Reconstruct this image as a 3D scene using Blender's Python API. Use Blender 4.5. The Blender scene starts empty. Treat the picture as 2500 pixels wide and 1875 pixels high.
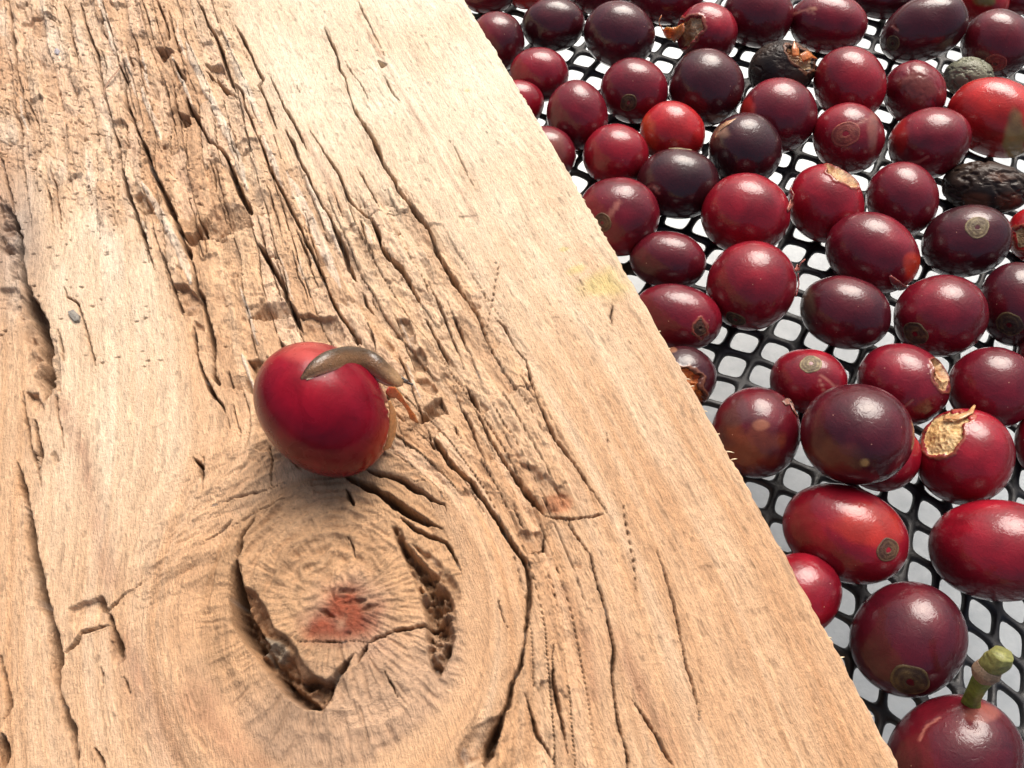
import bpy, math, random
import numpy as np
from mathutils import Vector

# ------------------------------------------------------------------ units, camera, sky, sun, exposure
# One Blender unit is one centimetre.
scn = bpy.context.scene
scn.unit_settings.system = 'METRIC'
scn.unit_settings.scale_length = 0.01
COL = scn.collection
CAM_H = 12.0
FPX = 1876.0                      # focal length in photograph pixels (2500 wide)
camd = bpy.data.cameras.new('camera')
camd.sensor_width = 36.0
camd.lens = 36.0 * FPX / 2500.0
camd.clip_start = 0.1
camd.clip_end = 2000.0
cam = bpy.data.objects.new('camera', camd)
COL.objects.link(cam)
cam.location = (0, 0, CAM_H)
cam.rotation_euler = (math.radians(30), 0, 0)
scn.camera = cam

SUN_EL, SUN_AZ = math.radians(54), math.radians(16)       # azimuth clockwise from +Y
world = bpy.data.worlds.new('World')
scn.world = world
world.use_nodes = True
wn = world.node_tree
sky = wn.nodes.new('ShaderNodeTexSky')
sky.sky_type = 'NISHITA'
sky.sun_disc = False
sky.sun_elevation = SUN_EL
sky.sun_rotation = SUN_AZ
sky.air_density = 1.0
sky.dust_density = 9.0
sky.ozone_density = 1.0
wn.nodes['Background'].inputs['Strength'].default_value = 0.115
wn.links.new(sky.outputs[0], wn.nodes['Background'].inputs['Color'])
sund = bpy.data.lights.new('sun', 'SUN')
sund.energy = 2.9
sund.angle = math.radians(42)
sund.color = (1.0, 0.97, 0.92)
sun = bpy.data.objects.new('sun', sund)
COL.objects.link(sun)
sdir = Vector((math.sin(SUN_AZ) * math.cos(SUN_EL), math.cos(SUN_AZ) * math.cos(SUN_EL), math.sin(SUN_EL)))
sun.rotation_euler = sdir.to_track_quat('Z', 'Y').to_euler()
scn.view_settings.view_transform = 'Standard'
scn.view_settings.look = 'None'
scn.view_settings.gamma = 1.0
scn.view_settings.exposure = 0.38
scn.render.engine = 'CYCLES'
scn.cycles.max_bounces = 6
scn.cycles.use_denoising = True

# ------------------------------------------------------------------ helpers
CAMP = np.array([0, 0, CAM_H])
CR = np.array([1.0, 0, 0]); CU = np.array([0, math.cos(math.pi / 6), 0.5]); CB = np.array([0, -0.5, math.cos(math.pi / 6)])

def ray(u, v):
    """direction of the sight line through photograph pixel (u, v)"""
    x = (u - 1250) / FPX; y = -(v - 937.5) / FPX
    return CR * x + CU * y - CB

def unp(u, v, z):
    d = ray(u, v)
    return CAMP + d * ((z - CAM_H) / d[2])

def proj(P):
    q = np.asarray(P) - CAMP
    zc = -(q @ CB)
    return np.stack([1250 + FPX * (q @ CR) / zc, 937.5 - FPX * (q @ CU) / zc], -1)

def tag(o, label=None, cat=None, group=None, kind=None):
    if label: o['label'] = label
    if cat: o['category'] = cat
    if group: o['group'] = group
    if kind: o['kind'] = kind
    return o

def empty(name, loc):
    o = bpy.data.objects.new(name, None)
    o.empty_display_size = 0.3
    COL.objects.link(o)
    o.location = loc
    return o

def mesh_obj(name, V, F, mat, parent=None, smooth=True, col=None, extra=None, origin=None):
    """V n x 3 world points, F faces: an array m x 3/4 or a list of lists"""
    V = np.asarray(V, dtype=np.float64)
    if parent is not None:
        org = np.array(parent.location)
        if parent.parent is not None:
            org = org + np.array(parent.parent.location)
    else:
        org = np.array(origin) if origin is not None else np.array([V[:, 0].mean(), V[:, 1].mean(), V[:, 2].min()])
    me = bpy.data.meshes.new(name)
    if isinstance(F, np.ndarray):
        k = F.shape[1]
        me.vertices.add(len(V)); me.vertices.foreach_set('co', (V - org).astype(np.float32).ravel())
        me.loops.add(F.size); me.loops.foreach_set('vertex_index', F.astype(np.int32).ravel())
        me.polygons.add(len(F))
        me.polygons.foreach_set('loop_start', np.arange(0, F.size, k, dtype=np.int32))
        me.update(calc_edges=True)
    else:
        me.from_pydata((V - org).tolist(), [], F)
    me.polygons.foreach_set('use_smooth', np.full(len(me.polygons), bool(smooth)))
    if col is not None:
        at = me.attributes.new('col', 'FLOAT_COLOR', 'POINT')
        c = np.ones((len(V), 4), dtype=np.float32); c[:, :3] = col
        at.data.foreach_set('color', c.ravel())
    for nm, arr in (extra or {}).items():
        at = me.attributes.new(nm, 'FLOAT', 'POINT')
        at.data.foreach_set('value', np.asarray(arr, dtype=np.float32))
    me.update()
    o = bpy.data.objects.new(name, me)
    COL.objects.link(o)
    if parent is not None:
        o.parent = parent
    else:
        o.location = org
    if mat is not None:
        me.materials.append(mat)
    return o

rng = np.random.default_rng(7)
TAB = rng.random((16, 256, 256)).astype(np.float32)

def vn(x, y, seed=0):
    """smooth value noise in -1..1"""
    T = TAB[seed % 16]
    x = np.asarray(x, dtype=np.float64) + 31.7 * seed; y = np.asarray(y, dtype=np.float64) + 17.3 * seed
    xf = np.floor(x); yf = np.floor(y)
    xi = xf.astype(np.int64) & 255; yi = yf.astype(np.int64) & 255
    fx = x - xf; fy = y - yf
    fx = fx * fx * (3 - 2 * fx); fy = fy * fy * (3 - 2 * fy)
    x1 = (xi + 1) & 255; y1 = (yi + 1) & 255
    a = T[yi, xi] * (1 - fx) + T[yi, x1] * fx
    b = T[y1, xi] * (1 - fx) + T[y1, x1] * fx
    return (a * (1 - fy) + b * fy) * 2 - 1

def fbm(x, y, seed=0, oct=4, gain=0.5):
    r = 0; a = 1.0; tot = 0
    for k in range(oct):
        r = r + a * vn(x * 2 ** k, y * 2 ** k, seed + k); tot += a; a *= gain
    return r / tot

def vn3(P, f, seed=0):
    """cheap 3-D noise from three plane noises"""
    return (vn(P[:, 0] * f, P[:, 1] * f, seed) + vn(P[:, 1] * f, P[:, 2] * f, seed + 1) + vn(P[:, 2] * f, P[:, 0] * f, seed + 2)) / 1.8

def ss(a, b, x):
    t = np.clip((x - a) / (b - a), 0, 1)
    return t * t * (3 - 2 * t)

def lin(r, g, b):
    f = lambda c: (c / 255) / 12.92 if c / 255 <= 0.04045 else ((c / 255 + 0.055) / 1.055) ** 2.4
    return np.array([f(r), f(g), f(b)])

# ------------------------------------------------------------------ materials
class NT:
    def __init__(s, name):
        s.m = bpy.data.materials.new(name); s.m.use_nodes = True
        s.t = s.m.node_tree; s.b = s.t.nodes['Principled BSDF']
    def n(s, typ, **kw):
        nd = s.t.nodes.new(typ)
        for k, v in kw.items():
            if k in nd.inputs: nd.inputs[k].default_value = v
            else: setattr(nd, k, v)
        return nd
    def l(s, a, b): s.t.links.new(a, b)
    def attr(s, name='col'):
        a = s.n('ShaderNodeAttribute'); a.attribute_name = name; return a

def ramp(nt, src, stops):
    r = nt.n('ShaderNodeValToRGB')
    e = r.color_ramp.elements
    while len(e) < len(stops): e.new(0.5)
    for i, (p, c) in enumerate(stops):
        e[i].position = p; e[i].color = (c, c, c, 1) if np.isscalar(c) else (*c, 1)
    nt.l(src, r.inputs[0]); return r

def mat_wood(name, sc=(46, 8, 12)):
    nt = NT(name)
    a = nt.attr('col'); co = nt.n('ShaderNodeTexCoord')
    mp = nt.n('ShaderNodeMapping'); mp.inputs['Rotation'].default_value = (0, 0, math.radians(-20.8))
    nt.l(co.outputs['Object'], mp.inputs['Vector'])
    mp2 = nt.n('ShaderNodeMapping'); mp2.inputs['Scale'].default_value = sc
    nt.l(mp.outputs[0], mp2.inputs['Vector'])
    n1 = nt.n('ShaderNodeTexNoise', Scale=1.0, Detail=4.0, Roughness=0.7); nt.l(mp2.outputs[0], n1.inputs['Vector'])
    n2 = nt.n('ShaderNodeTexNoise', Scale=26.0, Detail=5.0, Roughness=0.75); nt.l(co.outputs['Object'], n2.inputs['Vector'])
    r1 = ramp(nt, n1.outputs['Fac'], [(0.30, 0.66), (0.46, 0.97), (0.55, 1.04), (0.72, 1.28)])
    r2 = ramp(nt, n2.outputs['Fac'], [(0.30, 0.88), (0.45, 1.0), (0.70, 1.10)])
    m1 = nt.n('ShaderNodeMix', data_type='RGBA', blend_type='MULTIPLY'); m1.inputs[0].default_value = 1.0
    nt.l(a.outputs['Color'], m1.inputs[6]); nt.l(r1.outputs[0], m1.inputs[7])
    m2 = nt.n('ShaderNodeMix', data_type='RGBA', blend_type='MULTIPLY'); m2.inputs[0].default_value = 1.0
    nt.l(m1.outputs[2], m2.inputs[6]); nt.l(r2.outputs[0], m2.inputs[7])
    nt.l(m2.outputs[2], nt.b.inputs['Base Color'])
    nt.b.inputs['Roughness'].default_value = 0.62
    nt.b.inputs['Specular IOR Level'].default_value = 0.32
    add = nt.n('ShaderNodeMath', operation='ADD'); nt.l(n1.outputs['Fac'], add.inputs[0]); nt.l(n2.outputs['Fac'], add.inputs[1])
    bp = nt.n('ShaderNodeBump', Strength=1.0, Distance=0.034); nt.l(add.outputs[0], bp.inputs['Height'])
    nt.l(bp.outputs[0], nt.b.inputs['Normal'])
    return nt.m

def mat_skin(name, rough=0.50, bump=0.006, sss=0.02, coat=0.85, crough=0.08):
    nt = NT(name)
    a = nt.attr('col'); co = nt.n('ShaderNodeTexCoord'); oi = nt.n('ShaderNodeObjectInfo')
    vm = nt.n('ShaderNodeVectorMath', operation='ADD'); nt.l(co.outputs['Object'], vm.inputs[0])
    sc = nt.n('ShaderNodeVectorMath', operation='SCALE'); nt.l(oi.outputs['Location'], sc.inputs[0]); sc.inputs[3].default_value = 3.1
    nt.l(sc.outputs[0], vm.inputs[1])
    n1 = nt.n('ShaderNodeTexNoise', Scale=2.2, Detail=5.0, Roughness=0.6, Distortion=0.6); nt.l(vm.outputs[0], n1.inputs['Vector'])
    r1 = ramp(nt, n1.outputs['Fac'], [(0.3, 0.72), (0.5, 1.0), (0.72, 1.35)])
    m1 = nt.n('ShaderNodeMix', data_type='RGBA', blend_type='MULTIPLY'); m1.inputs[0].default_value = 1.0
    nt.l(a.outputs['Color'], m1.inputs[6]); nt.l(r1.outputs[0], m1.inputs[7])
    # sparse pale corky specks
    vo = nt.n('ShaderNodeTexVoronoi', Scale=7.0); vo.inputs['Randomness'].default_value = 1.0; nt.l(vm.outputs[0], vo.inputs['Vector'])
    sp = ramp(nt, vo.outputs['Distance'], [(0.045, 1.0), (0.075, 0.0)])
    gt = nt.n('ShaderNodeMath', operation='GREATER_THAN'); gt.inputs[1].default_value = 0.72
    sx = nt.n('ShaderNodeSeparateColor'); nt.l(vo.outputs['Color'], sx.inputs[0]); nt.l(sx.outputs[0], gt.inputs[0])
    mu = nt.n('ShaderNodeMath', operation='MULTIPLY'); nt.l(sp.outputs[0], mu.inputs[0]); nt.l(gt.outputs[0], mu.inputs[1])
    m2 = nt.n('ShaderNodeMix', data_type='RGBA'); nt.l(mu.outputs[0], m2.inputs[0]); nt.l(m1.outputs[2], m2.inputs[6])
    m2.inputs[7].default_value = (0.42, 0.20, 0.14, 1)
    nt.l(m2.outputs[2], nt.b.inputs['Base Color'])
    n2 = nt.n('ShaderNodeTexNoise', Scale=9.0, Detail=4.0, Roughness=0.55, Distortion=1.2); nt.l(vm.outputs[0], n2.inputs['Vector'])
    n3 = nt.n('ShaderNodeTexNoise', Scale=38.0, Detail=3.0, Roughness=0.6); nt.l(vm.outputs[0], n3.inputs['Vector'])
    ad = nt.n('ShaderNodeMath', operation='MULTIPLY_ADD'); nt.l(n3.outputs['Fac'], ad.inputs[0]); ad.inputs[1].default_value = 0.08
    nt.l(n2.outputs['Fac'], ad.inputs[2])
    bp = nt.n('ShaderNodeBump', Strength=1.0, Distance=bump); nt.l(ad.outputs[0], bp.inputs['Height'])
    nt.l(bp.outputs[0], nt.b.inputs['Normal'])
    rr = nt.n('ShaderNodeMapRange'); nt.l(n1.outputs['Fac'], rr.inputs[0])
    rr.inputs[1].default_value = 0.3; rr.inputs[2].default_value = 0.7; rr.inputs[3].default_value = rough - 0.05; rr.inputs[4].default_value = rough + 0.08
    nt.l(rr.outputs[0], nt.b.inputs['Roughness'])
    nt.b.inputs['Specular IOR Level'].default_value = 0.15
    nt.b.inputs['Coat Weight'].default_value = coat
    nt.b.inputs['Coat Roughness'].default_value = crough
    nt.l(bp.outputs[0], nt.b.inputs['Coat Normal'])
    if sss:
        nt.b.inputs['Subsurface Weight'].default_value = sss
        nt.b.inputs['Subsurface Radius'].default_value = (0.25, 0.04, 0.03)
        nt.b.inputs['Subsurface Scale'].default_value = 0.6
    return nt.m

def mat_attr(name, rough=0.6, bump=0.01, scale=20, spec=0.4, sss=0.0):
    nt = NT(name)
    a = nt.attr('col'); co = nt.n('ShaderNodeTexCoord')
    n1 = nt.n('ShaderNodeTexNoise', Scale=scale, Detail=5.0, Roughness=0.65); nt.l(co.outputs['Object'], n1.inputs['Vector'])
    r1 = ramp(nt, n1.outputs['Fac'], [(0.3, 0.6), (0.5, 1.0), (0.7, 1.3)])
    m1 = nt.n('ShaderNodeMix', data_type='RGBA', blend_type='MULTIPLY'); m1.inputs[0].default_value = 1.0
    nt.l(a.outputs['Color'], m1.inputs[6]); nt.l(r1.outputs[0], m1.inputs[7])
    nt.l(m1.outputs[2], nt.b.inputs['Base Color'])
    bp = nt.n('ShaderNodeBump', Strength=1.0, Distance=bump); nt.l(n1.outputs['Fac'], bp.inputs['Height'])
    nt.l(bp.outputs[0], nt.b.inputs['Normal'])
    nt.b.inputs['Roughness'].default_value = rough
    nt.b.inputs['Specular IOR Level'].default_value = spec
    if sss:
        nt.b.inputs['Subsurface Weight'].default_value = sss
        nt.b.inputs['Subsurface Radius'].default_value = (0.3, 0.15, 0.08)
        nt.b.inputs['Subsurface Scale'].default_value = 0.5
    return nt.m

M_WOOD = mat_wood('weathered_wood')
M_KNOT = mat_wood('knot_wood', (17, 17, 12))
M_SKIN = mat_skin('cherry_skin')
M_DRY = mat_skin('dried_cherry_skin', rough=0.45, bump=0.012, sss=0, coat=0.15)
M_BIGSKIN = mat_skin('fresh_cherry_skin', rough=0.26, bump=0.003, sss=0.04, coat=0.14, crough=0.06)
M_FLESH = mat_attr('torn_flesh', 0.45, 0.03, 9, 0.5, 0.15)
M_SCAR = mat_attr('corky_scar', 0.55, 0.008, 40, 0.35)
M_STEM = mat_attr('green_stem', 0.45, 0.01, 18, 0.4, 0.1)
M_FLAP = mat_attr('skin_flap', 0.18, 0.01, 14, 0.6, 0.3)
M_CHIP = mat_attr('loose_wood', 0.7, 0.01, 30, 0.3)

def mat_slug():
    nt = NT('slug_skin')
    a = nt.attr('col'); co = nt.n('ShaderNodeTexCoord')
    n1 = nt.n('ShaderNodeTexNoise', Scale=14.0, Detail=4.0, Roughness=0.6); nt.l(co.outputs['Object'], n1.inputs['Vector'])
    r1 = ramp(nt, n1.outputs['Fac'], [(0.3, 0.8), (0.5, 1.0), (0.7, 1.15)])
    m1 = nt.n('ShaderNodeMix', data_type='RGBA', blend_type='MULTIPLY'); m1.inputs[0].default_value = 1.0
    nt.l(a.outputs['Color'], m1.inputs[6]); nt.l(r1.outputs[0], m1.inputs[7])
    nt.l(m1.outputs[2], nt.b.inputs['Base Color'])
    n2 = nt.n('ShaderNodeTexNoise', Scale=24.0, Detail=3.0, Roughness=0.5, Distortion=1.0); nt.l(co.outputs['Object'], n2.inputs['Vector'])
    bp = nt.n('ShaderNodeBump', Strength=1.0, Distance=0.016); nt.l(n2.outputs['Fac'], bp.inputs['Height'])
    nt.l(bp.outputs[0], nt.b.inputs['Normal'])
    nt.b.inputs['Roughness'].default_value = 0.12
    nt.b.inputs['Specular IOR Level'].default_value = 0.4
    nt.b.inputs['Subsurface Weight'].default_value = 0.3
    nt.b.inputs['Subsurface Radius'].default_value = (0.12, 0.08, 0.05)
    nt.b.inputs['Subsurface Scale'].default_value = 0.7
    nt.b.inputs['Coat Weight'].default_value = 0.35
    nt.b.inputs['Coat Roughness'].default_value = 0.06
    return nt.m
M_SLUG = mat_slug()

def mat_net():
    nt = NT('black_plastic')
    co = nt.n('ShaderNodeTexCoord')
    n1 = nt.n('ShaderNodeTexNoise', Scale=5.0, Detail=5.0, Roughness=0.7); nt.l(co.outputs['Object'], n1.inputs['Vector'])
    r1 = ramp(nt, n1.outputs['Fac'], [(0.35, (0.006, 0.006, 0.007)), (0.62, (0.014, 0.014, 0.015)), (0.75, (0.06, 0.05, 0.045))])
    nt.l(r1.outputs[0], nt.b.inputs['Base Color'])
    r2 = ramp(nt, n1.outputs['Fac'], [(0.3, 0.36), (0.7, 0.65)])
    nt.l(r2.outputs[0], nt.b.inputs['Roughness'])
    bp = nt.n('ShaderNodeBump', Strength=1.0, Distance=0.02); nt.l(n1.outputs['Fac'], bp.inputs['Height'])
    nt.l(bp.outputs[0], nt.b.inputs['Normal'])
    return nt.m

def mat_sheet():
    nt = NT('pale_plastic_sheet')
    co = nt.n('ShaderNodeTexCoord')
    n1 = nt.n('ShaderNodeTexNoise', Scale=1.1, Detail=6.0, Roughness=0.65); nt.l(co.outputs['Object'], n1.inputs['Vector'])
    r1 = ramp(nt, n1.outputs['Fac'], [(0.3, (0.32, 0.35, 0.365)), (0.7, (0.44, 0.47, 0.48))])
    nt.l(r1.outputs[0], nt.b.inputs['Base Color'])
    nt.b.inputs['Roughness'].default_value = 0.30
    bp = nt.n('ShaderNodeBump', Strength=0.5, Distance=0.05); nt.l(n1.outputs['Fac'], bp.inputs['Height'])
    nt.l(bp.outputs[0], nt.b.inputs['Normal'])
    return nt.m

# ------------------------------------------------------------------ ground sheet below the net
gz = -9.0
g = mesh_obj('ground', np.array([[-300, -200, gz], [300, -200, gz], [300, 400, gz], [-300, 400, gz]], float), np.array([[0, 1, 2, 3]]), mat_sheet(), origin=(0, 0, gz))
tag(g, 'pale grey smooth sheet lying below the black net', None, None, 'structure')

# ------------------------------------------------------------------ the board
ZB = 2.0
P0 = unp(2200, 1875, ZB)[:2]; P1 = unp(1135, 0, ZB)[:2]
DS = (P1 - P0) / np.linalg.norm(P1 - P0); DT = np.array([DS[1], -DS[0]])

def st(u, v):
    q = unp(u, v, ZB)[:2] - P0
    return q @ DS, q @ DT
def stl(pts): return np.array([st(*p[:2]) for p in pts])

sa = np.concatenate([np.linspace(-7, -0.35, 16)[:-1], np.arange(-0.35, 19.4, 0.0165), np.linspace(19.4, 27, 18)[1:]])
ta = np.concatenate([np.linspace(-16, -10.0, 14)[:-1], np.arange(-10.0, -0.0001, 0.0150), [0.0]])
S, Tt = np.meshgrid(sa, ta, indexing='ij')
Hh = np.zeros_like(S)
DARK = np.zeros_like(S)      # weathered, dirty wood plus painted shade inside cracks and pockets
KS, KT = st(820, 1480)
# grain flows round the knot
ds = S - KS; dt = Tt - KT
WARP = 1.0
dtw = dt + 0.10 * vn(S * 0.5, Tt * 0.5, 1)
rk = np.sqrt((ds * 0.92) ** 2 + (dt * 1.05) ** 2) + 1e-6
th = np.arctan2(dt, ds)
R0 = 2.0
psi_out = dtw * (1 - (R0 ** 2) / np.maximum(rk, R0) ** 2 * 0.93) + 0.05 * vn(S * 0.35, Tt * 0.9, 3)
inside = 1 - ss(R0 - 0.25, R0 + 0.15, rk)
W0 = vn(S * 2.2, Tt * 2.2, 2)

def polydist(poly, margin, closed=False):
    """distance field on a window: returns (slices, d, side, along 0..1, seg value index float)"""
    P = np.asarray(poly)
    lo = P.min(0) - margin; hi = P.max(0) + margin
    i0, i1 = np.searchsorted(sa, lo[0]), np.searchsorted(sa, hi[0])
    j0, j1 = np.searchsorted(ta, lo[1]), np.searchsorted(ta, hi[1])
    if i1 <= i0 or j1 <= j0: return None
    sl = (slice(i0, i1), slice(j0, j1))
    x = S[sl]; y = Tt[sl]
    wx = x + WARP * 0.020 * fbm(x * 5.1 + y * 2.3, y * 9.7 - x, 4, 3)
    wy = y + WARP * 0.022 * fbm(x * 3.7 - y * 1.9, y * 11.3 + x * .7, 6, 4, .55) + WARP * 0.006 * vn(x * 19 + y * 7, y * 43, 7)
    D = np.full(x.shape, 9.0); SIDE = np.zeros(x.shape); AL = np.zeros(x.shape)
    n = len(P); segs = n if closed else n - 1
    for k in range(segs):
        a = P[k]; b = P[(k + 1) % n]; e = b - a; L2 = e @ e + 1e-12
        tt = np.clip(((wx - a[0]) * e[0] + (wy - a[1]) * e[1]) / L2, 0, 1)
        dx = wx - a[0] - tt * e[0]; dy = wy - a[1] - tt * e[1]
        d = np.sqrt(dx * dx + dy * dy)
        m = d < D
        D = np.where(m, d, D); AL = np.where(m, k + tt, AL)
        SIDE = np.where(m, np.sign(dx * e[1] - dy * e[0]), SIDE)
    return sl, D, SIDE, AL, wx, wy

def inpoly(P, wx, wy):
    c = np.zeros(wx.shape, bool)
    n = len(P)
    for k in range(n):
        a = P[k]; b = P[k - 1]
        if a[1] == b[1]: continue
        m = ((a[1] > wy) != (b[1] > wy)) & (wx < (b[0] - a[0]) * (wy - a[1]) / (b[1] - a[1]) + a[0])
        c ^= m
    return c

HALO = np.zeros_like(S)      # orange-brown decay near cracks
PXC = 0.0064                 # centimetres per photograph pixel on the board, about

def crack(pts, w, depth=None, step=0.0, beads=False):
    """pts in photograph pixels, w width in pixels (one or one per point)"""
    P = stl(pts); n = len(P)
    ws = np.full(n, float(w)) if np.isscalar(w) else np.interp(np.arange(n), np.linspace(0, n - 1, len(w)), w)
    ws = ws * PXC * 0.52
    r = polydist(P, 0.45)
    if r is None: return
    sl, D, SD, AL, wx, wy = r
    W = np.interp(AL, np.arange(n), ws)
    W = W * (0.85 + 0.6 * fbm(wx * 3.3, wy * 4, 8, 3))
    fade = np.minimum(1, np.minimum(AL * 1.2, (n - 1 - AL) * 1.2) + 0.25)
    W = np.maximum(W * fade, 0.004)
    if beads:
        W = W * ss(-0.1, 0.4, np.sin(AL * (n - 1) * 0 + (wx + wy * 0.3) * 48))
    dep = (depth if depth else 1.0) * np.minimum(0.9, W * 8 + 0.03)
    m = 1 - ss(0.55, 1.15, D / np.maximum(W, 1e-4))
    Hh[sl] -= dep * m * (0.85 + 0.35 * fbm(wx * 5, wy * 5, 9, 3))
    Hh[sl] += 0.010 * np.exp(-((D / np.maximum(W, .01) - 1.5) / 0.5) ** 2) * (vn(wx * 16, wy * 5, 10) > 0.1)
    if step:
        Hh[sl] += step * SD * np.exp(-D / 0.22) * 0.5 * fade
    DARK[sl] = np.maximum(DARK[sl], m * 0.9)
    HALO[sl] = np.maximum(HALO[sl], np.exp(-np.maximum(D - W, 0) / 0.07) * np.clip(0.5 + 0.5 * vn(wx * 6, wy * 3, 11), 0, 1))

def pocket(pts, depth, dark=0.5, rough=0.3, near=None, soft=0.03, dirn=None):
    P = stl(pts)
    r = polydist(P, 0.25, True)
    if r is None: return
    sl, D, SD, AL, wx, wy = r
    ins = inpoly(P, wx, wy)
    d = np.where(ins, D, -D)
    m = ss(-0.004, soft, d)
    fl = 1.0
    if dirn is not None:     # floor falls towards this direction in pixels (du, dv)
        c = P.mean(0); a = np.array(st(pts[0][0] + dirn[0], pts[0][1] + dirn[1])) - P[0]; a /= np.linalg.norm(a)
        ext = (np.array(P) - c) @ a
        fl = np.clip(((wx - c[0]) * a[0] + (wy - c[1]) * a[1] - ext.min()) / (ext.max() - ext.min() + 1e-6), 0.03, 1)
    dep = depth * fl * (1 + rough * (fbm(wx * 7, wy * 7, 12, 4) * 1.6))
    Hh[sl] -= m * dep
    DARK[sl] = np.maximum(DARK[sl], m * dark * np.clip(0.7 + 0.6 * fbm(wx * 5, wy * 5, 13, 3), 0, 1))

def ledge(pts, drop, run=0.25, w=3, side=1):
    P = stl(pts)
    r = polydist(P, run * 2.2)
    if r is None: return
    sl, D, SD, AL, wx, wy = r
    n = len(P)
    fade = ss(0, 0.5, AL) * ss(0, 0.5, n - 1 - AL)
    Hh[sl] -= drop * np.exp(-(D / run) ** 2 * 1.5) * ss(-0.003, 0.014, D * SD * side) * fade

# smoothly rough and planed regions
def regionmask(pts, soft):
    P = stl(pts)
    r = polydist(P, 1.0, True)
    sl, D, SD, AL, wx, wy = r
    M = np.zeros_like(S)
    ins = inpoly(P, wx, wy)
    M[sl] = ss(-soft, soft, np.where(ins, D, -D))
    return M
ROUGH = regionmask([(-60, -60), (520, -60), (640, 250), (760, 480), (1000, 470), (1130, 640), (1260, 880), (1420, 1230), (1330, 1330), (1180, 1240), (900, 1180), (640, 1150), (580, 960), (470, 760), (360, 540), (260, 560), (60, 420), (-60, 400)], 0.3)
ROUGH2 = regionmask([(1240, 1330), (1400, 1300), (1440, 1500), (1420, 1900), (1180, 1900), (1270, 1700), (1310, 1480)], 0.25)
ROUGH = np.maximum(ROUGH, ROUGH2 * 0.8)
LEFTSTRIP = regionmask([(-60, 400), (30, 500), (90, 780), (60, 1000), (95, 1400), (150, 1875), (-60, 1900)], 0.2)

# annual rings, strips, fibres
g1 = psi_out
along = S + 0.06 * W0
Hh += 0.010 * (1 - inside) * vn(g1 * 3.1, along * 0.15, 14)
Hh += 0.022 * ROUGH * (1 - inside) * vn(g1 * 7.0, along * 0.5, 15)
Hh += 0.016 * ROUGH * fbm(g1 * 7, along * 3.5, 1, 4)
u_ = g1 * 4.0 + .35 * vn(along * .35, g1 * .6, 4) + .10 * vn(along * 2.1, g1 * 3, 5); iu = np.floor(u_); fu = u_ - iu
RT = rng.random((64, 256)); hu = RT[0][(iu.astype(int) * 7) & 255]
v_ = along * .62 + hu * 9 + .05 * vn(g1 * 22, along * 3, 6); iv = np.floor(v_); fv = v_ - iv
cell = RT[iv.astype(int) & 63, (iu.astype(int) * 13 + 5) & 255]
cellc = RT[(iv.astype(int) + 17) & 63, (iu.astype(int) * 5 + 3) & 255]
rw = ROUGH * (1 - inside)
Hh += rw * .12 * (cell - .5) * (1 - .25 * fv)
gap = np.maximum(1 - ss(0, .03 + .04 * cell, fu), 0) * (cell > .35)
Hh -= rw * gap * .20
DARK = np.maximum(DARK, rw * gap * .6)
def terrace(q, n):
    q = q * n; f = np.floor(q); return (f + ss(.72, 1.0, q - f)) / n
q_ = fbm(g1 * 4.5 + .3, along * 1.9, 2, 5, .6)
Hh += 0.11 * ROUGH * (1 - inside) * terrace(q_, 7)
q2_ = fbm(g1 * 2.0, along * 0.8, 9, 4, .6)
Hh += 0.020 * (1 - ROUGH) * (1 - inside) * terrace(q2_, 4) * ss(-3.0, -5.5, Tt)
fib = vn(g1 * 34, along * 2.4, 2) * 0.6 + vn(g1 * 60, along * 5, 3) * 0.5
Hh += (0.0045 + 0.0075 * ROUGH) * (1 - inside) * fib
Hh += (0.0035 + 0.009 * ROUGH) * fbm(S * 14, Tt * 18, 5, 3)
# short torn fibre ticks: thin dashes along the grain
tick = ss(0.45, 0.75, vn(g1 * 26, along * 7, 6))
tick2 = ss(0.35, 0.75, vn(g1 * 21 + 5, along * 5.5, 12))
Hh += 0.006 * tick2 * (1 - inside)
Hh -= 0.014 * tick * (1 - inside) * (0.4 + 0.6 * ss(-0.2, 0.5, vn(S * 1.1, Tt * 1.1, 7)))
# faint cross-grain saw ripples on the planed right side
saw = np.sin((S - 0.25 * Tt) * 9.5 + 1.2 * vn(S * 0.8, Tt * 0.8, 8))
Hh += 0.0028 * saw * ss(-4.5, -1.5, Tt) * (1 - ROUGH)
# swelling round the knot and its inner relief
Hh += 0.11 * np.exp(-((rk - R0 - 0.12) / 0.40) ** 2)
inn = inside * (1 - ss(1.62, 1.85, rk + .12 * vn(th * 2, rk, 3)))
rn = rk + 0.05 * vn(th * 3, rk * 2, 9)
topw = ss(-0.2, 0.9, ds / (rk + 0.1))
Hh += inn * (-0.07 + 0.20 * (1 - (rk / R0) ** 3))
Hh += inn * 0.045 * (vn(rn * 13, th * 2.6, 10) + .7 * (1 - 2 * np.abs(vn(rn * 9, th * 3.5, 4)))) * (0.25 + 0.75 * topw)
radial = vn(th * 17, rk * 2.2, 11) * 0.6 + vn(th * 34, rk * 4, 12) * 0.5
inn = inside * (1 - ss(1.62, 1.85, rk + .12 * vn(th * 2, rk, 3)))
Hh += inn * 0.020 * (1 - 2 * np.abs(vn(th * 27 + .6 * vn(rk * 4, th * 6, 2), rk * 4.0, 3))) * ss(.3, .8, rk) * (1 - .6 * topw)
Hh += inn * 0.036 * (radial * .5 + .6 * (1 - 2 * np.abs(vn(th * 13, rk * 3.0, 7))) * ss(-.3, .5, vn(S * 2, Tt * 2, 6))) * ss(0.15, 0.6, rk) * (1 - 0.55 * topw)
Hh += inn * 0.012 * fbm(S * 9, Tt * 9, 13, 4)
Hh += inn * 0.11 * terrace(fbm(rn * 3.2, th * 1.6, 3, 4), 6) * topw
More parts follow.
